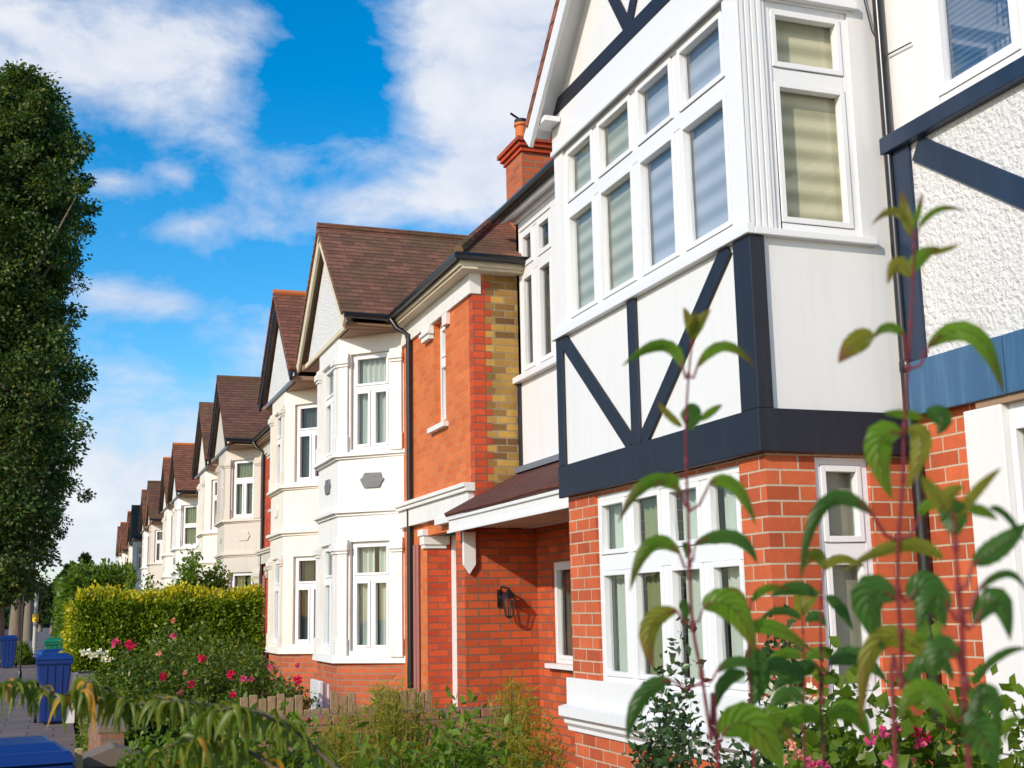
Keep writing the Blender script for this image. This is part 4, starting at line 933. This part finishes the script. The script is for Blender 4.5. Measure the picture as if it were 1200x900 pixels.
shoot('red-stemmed shoot with paired drooping leaves in front of the ground floor bay window', 1.35,
 [(842, 905), (833, 862), (822, 790), (812, 735), (808, 660), (806, 592), (804, 540), (804, 490), (807, 440), (811, 400), (814, 372)], .0048, [
 ((812, 396), (808, 378), (801, 360), 17, 'y', dict(tilt=.3)), ((813, 396), (820, 378), (833, 362), 19, 'y', dict(tilt=-.3)), ((812, 398), (814, 384), (814, 364), 18, 'y', dict(dz=(0, -.02, -.03))),
 ((800, 431), (775, 405), (728, 430), 22, 'g', dict(tilt=.75, pet=(807, 440), dz=(0, 0, -.02))), ((817, 430), (850, 405), (886, 432), 20, 'g', dict(tilt=.85, pet=(807, 440))),
 ((806, 474), (810, 488), (806, 505), 33, 'd', dict(cup=.1)), ((799, 500), (783, 486), (770, 470), 13, 'y', dict(tilt=.5)), ((820, 493), (834, 482), (847, 474), 13, 'g', dict(tilt=.4)),
 ((798, 577), (760, 566), (724, 614), 25, 'g', dict(tilt=.7, pet=(806, 592))), ((795, 568), (783, 561), (765, 574), 16, 'g', dict(tilt=.3)), ((832, 566), (862, 570), (886, 616), 24, 'g', dict(tilt=.6, pet=(806, 600))),
 ((796, 648), (762, 640), (738, 694), 26, 'g', dict(tilt=.5, pet=(808, 665))), ((800, 636), (806, 645), (803, 655), 14, 'd'), ((815, 637), (862, 630), (888, 662), 24, 'd', dict(tilt=.6, pet=(808, 660))),
 ((793, 716), (762, 735), (766, 784), 33, 'y', dict(tilt=.35, pet=(812, 728))), ((797, 705), (803, 714), (803, 727), 16, 'd', dict(cup=.1)),
 ((824, 712), (858, 712), (886, 765), 46, 'g', dict(tilt=.1, pet=(812, 728))),
 ((786, 797), (752, 818), (735, 870), 29, 'd', dict(tilt=.25, pet=(823, 800))), ((840, 787), (868, 775), (896, 790), 18, 'd', dict(tilt=.7, pet=(824, 795))),
 ((846, 862), (880, 850), (920, 905), 62, 'g', dict(pet=(835, 880), cup=.2))])
shoot('tallest red-stemmed shoot, rising past the corner downpipe', 1.18,
 [(1050, 905), (1056, 800), (1055, 740), (1052, 690), (1053, 632), (1058, 560), (1060, 500), (1064, 430), (1067, 380), (1070, 322), (1071, 290), (1069, 268)], .0046, [
 ((1069, 276), (1062, 252), (1056, 222), 17, 'y', dict(tilt=.3)), ((1070, 268), (1076, 248), (1081, 225), 10, 'g', dict(tilt=.5)), ((1066, 266), (1047, 248), (1021, 264), 15, 'y', dict(tilt=.8)), ((1076, 268), (1100, 245), (1132, 248), 12, 'g', dict(tilt=.95, pet=(1070, 275))),
 ((1067, 325), (1052, 310), (1040, 334), 25, 'y', dict(tilt=.3)), ((1068, 320), (1080, 300), (1102, 290), 24, 'g', dict(tilt=.3)), ((1092, 298), (1108, 292), (1125, 287), 10, 'y', dict(tilt=.6)),
 ((1060, 393), (1040, 384), (1022, 398), 17, 'g', dict(tilt=.4, pet=(1064, 425))), ((1024, 394), (1003, 402), (982, 426), 36, 'y', dict(tilt=.1, cup=.2)), ((1088, 406), (1142, 392), (1177, 464), 34, 'g', dict(tilt=.3, pet=(1066, 432), dz=(0, -.03, -.02))),
 ((1036, 484), (1070, 486), (1085, 492), 16, 'g', dict(tilt=.6)), ((1056, 508), (1030, 522), (1046, 586), 48, 'g', dict(tilt=.1, pet=(1060, 500))), ((1064, 505), (1080, 520), (1062, 575), 34, 'y', dict(tilt=-.2)), ((1085, 484), (1105, 490), (1098, 510), 34, 'd', dict(tilt=.2)),
 ((1022, 602), (966, 592), (938, 684), 27, 'd', dict(tilt=.5, pet=(1053, 634))), ((1078, 605), (1092, 590), (1122, 596), 18, 'g', dict(tilt=.6, pet=(1053, 632))),
 ((1104, 655), (1055, 640), (985, 672), 26, 'y', dict(tilt=.6)), ((1050, 702), (1018, 700), (1036, 764), 56, 'd', dict(tilt=.1, pet=(1052, 690))), ((1066, 702), (1090, 690), (1108, 738), 50, 'd', dict(tilt=.1, pet=(1053, 690))),
 ((1095, 776), (1030, 752), (1010, 850), 38, 'y', dict(tilt=.3)), ((1068, 755), (1082, 740), (1070, 700), 24, 'g'), ((1060, 800), (1095, 772), (1118, 800), 30, 'd', dict(tilt=.2))])
shoot('stout dark-red shoot with spreading leaves nearest the right edge', 1.0,
 [(1136, 905), (1131, 800), (1126, 720), (1123, 690), (1120, 640), (1118, 600)], .0052, [
 ((1120, 614), (1100, 585), (1078, 556), 28, 'y', dict(tilt=.4)), ((1124, 606), (1145, 575), (1174, 548), 18, 'y', dict(tilt=.6)), ((1116, 585), (1118, 606), (1120, 630), 46, 'd', dict(cup=.1)), ((1106, 600), (1112, 580), (1130, 570), 26, 'y', dict(tilt=.2)), ((1135, 600), (1150, 598), (1170, 610), 20, 'g', dict(tilt=.5)),
 ((1140, 660), (1172, 640), (1204, 612), 36, 'd', dict(tilt=.4, pet=(1123, 690))), ((1160, 596), (1180, 604), (1204, 640), 14, 'd', dict(tilt=.7)), ((1144, 694), (1182, 672), (1206, 700), 14, 'd', dict(tilt=.8, pet=(1126, 715))),
 ((1142, 730), (1170, 704), (1184, 752), 42, 'd', dict(tilt=.1, pet=(1126, 722))), ((1112, 712), (1092, 700), (1075, 742), 40, 'd', dict(tilt=.2, pet=(1126, 720))), ((1140, 800), (1172, 768), (1206, 760), 14, 'd', dict(tilt=.7)),
 ((1122, 770), (1100, 762), (1094, 800), 44, 'd', dict(pet=(1129, 780))), ((1116, 840), (1080, 810), (1052, 845), 40, 'g', dict(pet=(1131, 830))), ((1144, 830), (1160, 815), (1172, 860), 34, 'd'), ((1126, 850), (1150, 860), (1168, 905), 60, 'd', dict(cup=.2)), ((1150, 800), (1144, 830), (1140, 862), 26, 'd'), ((1196, 842), (1182, 850), (1178, 872), 16, 'g')])
shoot('dark thin shoot between the brick pillar and the side window', 1.55,
 [(966, 905), (964, 820), (962, 760), (962, 700), (966, 662)], .0042, [
 ((966, 668), (955, 650), (938, 672), 20, 'y', dict(tilt=.3)), ((966, 668), (985, 655), (1015, 665), 16, 'y', dict(tilt=.6)), ((958, 698), (930, 690), (902, 700), 24, 'd', dict(tilt=.5)), ((968, 700), (985, 712), (1000, 740), 20, 'd', dict(tilt=.5)),
 ((958, 780), (930, 790), (905, 810), 32, 'd', dict(tilt=.5, pet=(963, 790))), ((972, 778), (1005, 770), (1040, 800), 30, 'd', dict(tilt=.4, pet=(963, 790))), ((960, 845), (930, 840), (905, 870), 36, 'g', dict(tilt=.3)), ((970, 840), (1000, 835), (1020, 870), 34, 'g', dict(tilt=.3))])
shoot('short shoot with a yellowish tip in front of the brick corner pillar', 1.45,
 [(884, 905), (881, 840), (878, 780), (877, 745), (880, 700)], .0040, [
 ((878, 745), (872, 730), (858, 705), 14, 'y', dict(tilt=.4)), ((880, 742), (905, 735), (955, 765), 26, 'g', dict(tilt=.5)), ((875, 712), (865, 695), (850, 690), 12, 'y'), ((882, 705), (898, 690), (925, 690), 14, 'g', dict(tilt=.5)),
 ((874, 790), (850, 800), (840, 830), 26, 'd', dict(tilt=.4)), ((884, 790), (915, 780), (945, 800), 28, 'd', dict(tilt=.5)), ((876, 760), (890, 790), (880, 830), 40, 'd'), ((888, 845), (910, 840), (930, 870), 30, 'g')])
shoot('slender shoot tipped with bright yellow leaves before the pillar', 1.7,
 [(944, 905), (943, 840), (942, 780), (941, 740), (940, 712)], .0035, [
 ((940, 722), (938, 705), (934, 678), 20, 'y', dict(tilt=.2)), ((941, 720), (950, 705), (962, 690), 14, 'y', dict(tilt=.5)), ((938, 726), (915, 716), (888, 728), 16, 'd', dict(tilt=.6)), ((944, 728), (958, 722), (968, 735), 18, 'd', dict(tilt=.4)), ((940, 770), (915, 768), (893, 790), 20, 'g', dict(tilt=.5)), ((945, 775), (958, 765), (975, 775), 18, 'g', dict(tilt=.4)), ((941, 820), (920, 815), (900, 835), 26, 'd')])

# ------------------------------------------------------------------ drooping peach branches, lower left
def peach(label, D, branches, per, L_, seed):
    r_ = np.random.default_rng(seed); a = PD(branches[0][0][0], branches[0][0][1], D); T = thing('peach_branch', (a.x, a.y, a.z), label, 'branch', 'drooping fruit tree branches at the lower left')
    b = MB(); P = []
    for br in branches:
        pts = [PD(x, y, D+.06*math.sin(i*1.7)) for i, (x, y) in enumerate(br)]
        b.tube(pts, [.0048-.0033*i/(len(pts)-1) for i in range(len(pts))], 6)
        for i in range(len(pts)-1):
            for k in range(per): P.append((pts[i].lerp(pts[i+1], r_.random()), (R2*(1 if r_.random() < .5 else -1))))
    b.build('branch', MT['twig'], T, smooth=True)
    V = []; fs = []; UV = []
    for (p, side) in P:
        n0 = len(V); L = L_*r_.uniform(.7, 1.25)*D/F; out = (side*r_.uniform(.0, .9)+fw*r_.uniform(-.6, .6)); out = out.normalized()
        A = p; B = p+out*L*r_.uniform(.2, .55)+Vector((0, 0, 1))*L*r_.uniform(-.05, .28); C_ = p+out*L*r_.uniform(.25, .6)+Vector((0, 0, -1))*L*r_.uniform(.55, .95)
        rot = r_.uniform(-1.2, 1.2); hw = L*r_.uniform(.09, .13)
        for i in range(9):
            t_ = i/8; q = A*(1-t_)**2+B*2*t_*(1-t_)+C_*t_**2; d = ((B-A)*(1-t_)+(C_-B)*t_).normalized(); sd = d.cross(fw).normalized(); nn = sd.cross(d); s2 = sd*math.cos(rot)+nn*math.sin(rot); n2 = nn*math.cos(rot)-sd*math.sin(rot)
            w = hw*min(1, 2.6*t_+.05)*(1-t_)**.55
            for f in (-1, 0, 1): V.append(W(q+s2*w*f+n2*w*.5*abs(f))); UV.append((t_, .5+f/2))
        for i in range(8):
            for j in range(2): k = n0+i*3+j; fs.append((k, k+1, k+4, k+3))
    org = rootloc(T); me = bpy.data.meshes.new('leaves'); me.from_pydata([v-org for v in V], [], fs); uvl = me.uv_layers.new(name='UVMap').data
    for po in me.polygons:
        po.use_smooth = True
        for li in po.loop_indices: uvl[li].uv = UV[me.loops[li].vertex_index]
    link(me, 'leaves', G9, T)
peach('leafy peach branch arching across the bins and pavement at lower left', 3.0, [[(345, 850), (300, 832), (250, 826), (200, 822), (150, 826), (100, 818), (60, 812)], [(150, 826), (125, 806), (104, 800), (92, 812)], [(60, 812), (40, 800), (18, 800), (0, 806)], [(220, 824), (180, 815), (145, 818)]], 13, 42, 3)
peach('lower leafy peach branch hanging over the bottom edge', 2.6, [[(400, 905), (350, 860), (310, 838), (270, 828), (240, 840)], [(330, 905), (290, 880), (250, 862), (210, 868), (180, 885)], [(250, 862), (215, 890), (160, 890)]], 12, 48, 5)

# ------------------------------------------------------------------ light and sky
LD_ = Vector((1, .62, -.58)).normalized()
sd_ = bpy.data.lights.new('sun', 'SUN'); sd_.energy = 3.7; sd_.angle = math.radians(.6); sd_.color = (1, .90, .77)
sun = bpy.data.objects.new('sun', sd_); COL.objects.link(sun); sun.rotation_euler = LD_.to_track_quat('-Z', 'Y').to_euler(); sun.location = (-20, -10, 30)
sdir = -LD_; el = math.asin(sdir.z); rot = math.atan2(sdir.x, sdir.y)
wd = bpy.data.worlds.new('World'); sc.world = wd; wd.use_nodes = True
t = NT.__new__(NT); t.t = wd.node_tree
for n in list(t.t.nodes): t.t.nodes.remove(n)
sky = t.n('ShaderNodeTexSky', sky_type='NISHITA', sun_disc=False, sun_elevation=el, sun_rotation=rot, altitude=0, air_density=1.0, dust_density=.6, ozone_density=2.5)
hs = t.n('ShaderNodeHueSaturation', {'Hue': .496, 'Saturation': 1.5, 'Value': 1.65, 'Color': sky.outputs[0]}).outputs[0]
tc = t.n('ShaderNodeTexCoord').outputs['Generated']; sx = t.n('ShaderNodeSeparateXYZ', {0: tc})
az = t.math('ARCTAN2', sx.outputs[0], sx.outputs[1]); elv = t.math('ARCSINE', sx.outputs[2])
vec = t.n('ShaderNodeCombineXYZ', {0: az, 1: t.math('MULTIPLY', elv, 1.7), 2: 0}).outputs[0]
n1 = t.noise(vec, 9.0, 10, .60, .25); n2 = t.noise(vec, 2.9, 5, .55, .2)
def dirpx(x, y):
    d = ray(x, y).normalized(); return math.atan2(d.x, d.y), math.asin(d.z)
acc = None
K_ = 1/F
for (x, y, a, b_, rt_, s_) in ((60, 60, 330, 110, 0, .60), (215, 70, 150, 70, .1, .3), (560, 60, 130, 150, 0, .75), (590, 190, 90, 70, 0, .5), (400, 245, 230, 34, .12, .50), (170, 352, 110, 22, 0, .5), (130, 213, 46, 12, 0, .32), (205, 205, 26, 12, -.3, .3), (330, 190, 60, 24, .2, .25),
                            (170, 600, 480, 150, 0, .85), (200, 270, 70, 14, .2, .25), (400, 160, 46, 18, -.5, .25), (395, 90, 75, 75, 0, -.55), (190, 150, 70, 40, 0, -.2), (440, 320, 200, 40, 0, -.1), (130, 260, 80, 30, 0, -.25), (820, 120, 200, 200, 0, .4)):
    u0, v0 = dirpx(x, y); du = t.math('SUBTRACT', az, u0); dv = t.math('SUBTRACT', elv, v0)
    ca, sa = math.cos(rt_), math.sin(rt_)
    uu = t.math('ADD', t.math('MULTIPLY', du, ca/(a*K_)), t.math('MULTIPLY', dv, sa/(a*K_)))
    vv = t.math('SUBTRACT', t.math('MULTIPLY', dv, ca/(b_*K_)), t.math('MULTIPLY', du, sa/(b_*K_)))
    r2 = t.math('ADD', t.math('MULTIPLY', uu, uu), t.math('MULTIPLY', vv, vv))
    g = t.math('MULTIPLY', t.math('EXPONENT', t.math('MULTIPLY', r2, -1.0)), s_)
    acc = g if acc is None else t.math('ADD', acc, g)
dens = t.math('ADD', t.math('ADD', t.math('MULTIPLY', t.math('SUBTRACT', n1, .5), 1.5), t.math('MULTIPLY', t.math('SUBTRACT', n2, .5), .8)), acc)
den = t.ramp(dens, .16, .72)
ccol = t.mix(t.ramp(t.math('ADD', n1, t.math('MULTIPLY', acc, .3)), .45, .85), C(4.7, 5.3, 6.9), C(7.6, 7.8, 8.2))
col = t.mix(t.math('MULTIPLY', den, .92), hs, ccol)
bg = t.n('ShaderNodeBackground', {'Color': col, 'Strength': .118}).outputs[0]
t.n('ShaderNodeOutputWorld', {'Surface': bg})
sc.view_settings.view_transform = 'Standard'; sc.view_settings.look = 'None'; sc.view_settings.exposure = 0.0; sc.view_settings.gamma = 1
sc.cycles.max_bounces = 6; sc.cycles.transparent_max_bounces = 12; sc.cycles.use_denoising = True
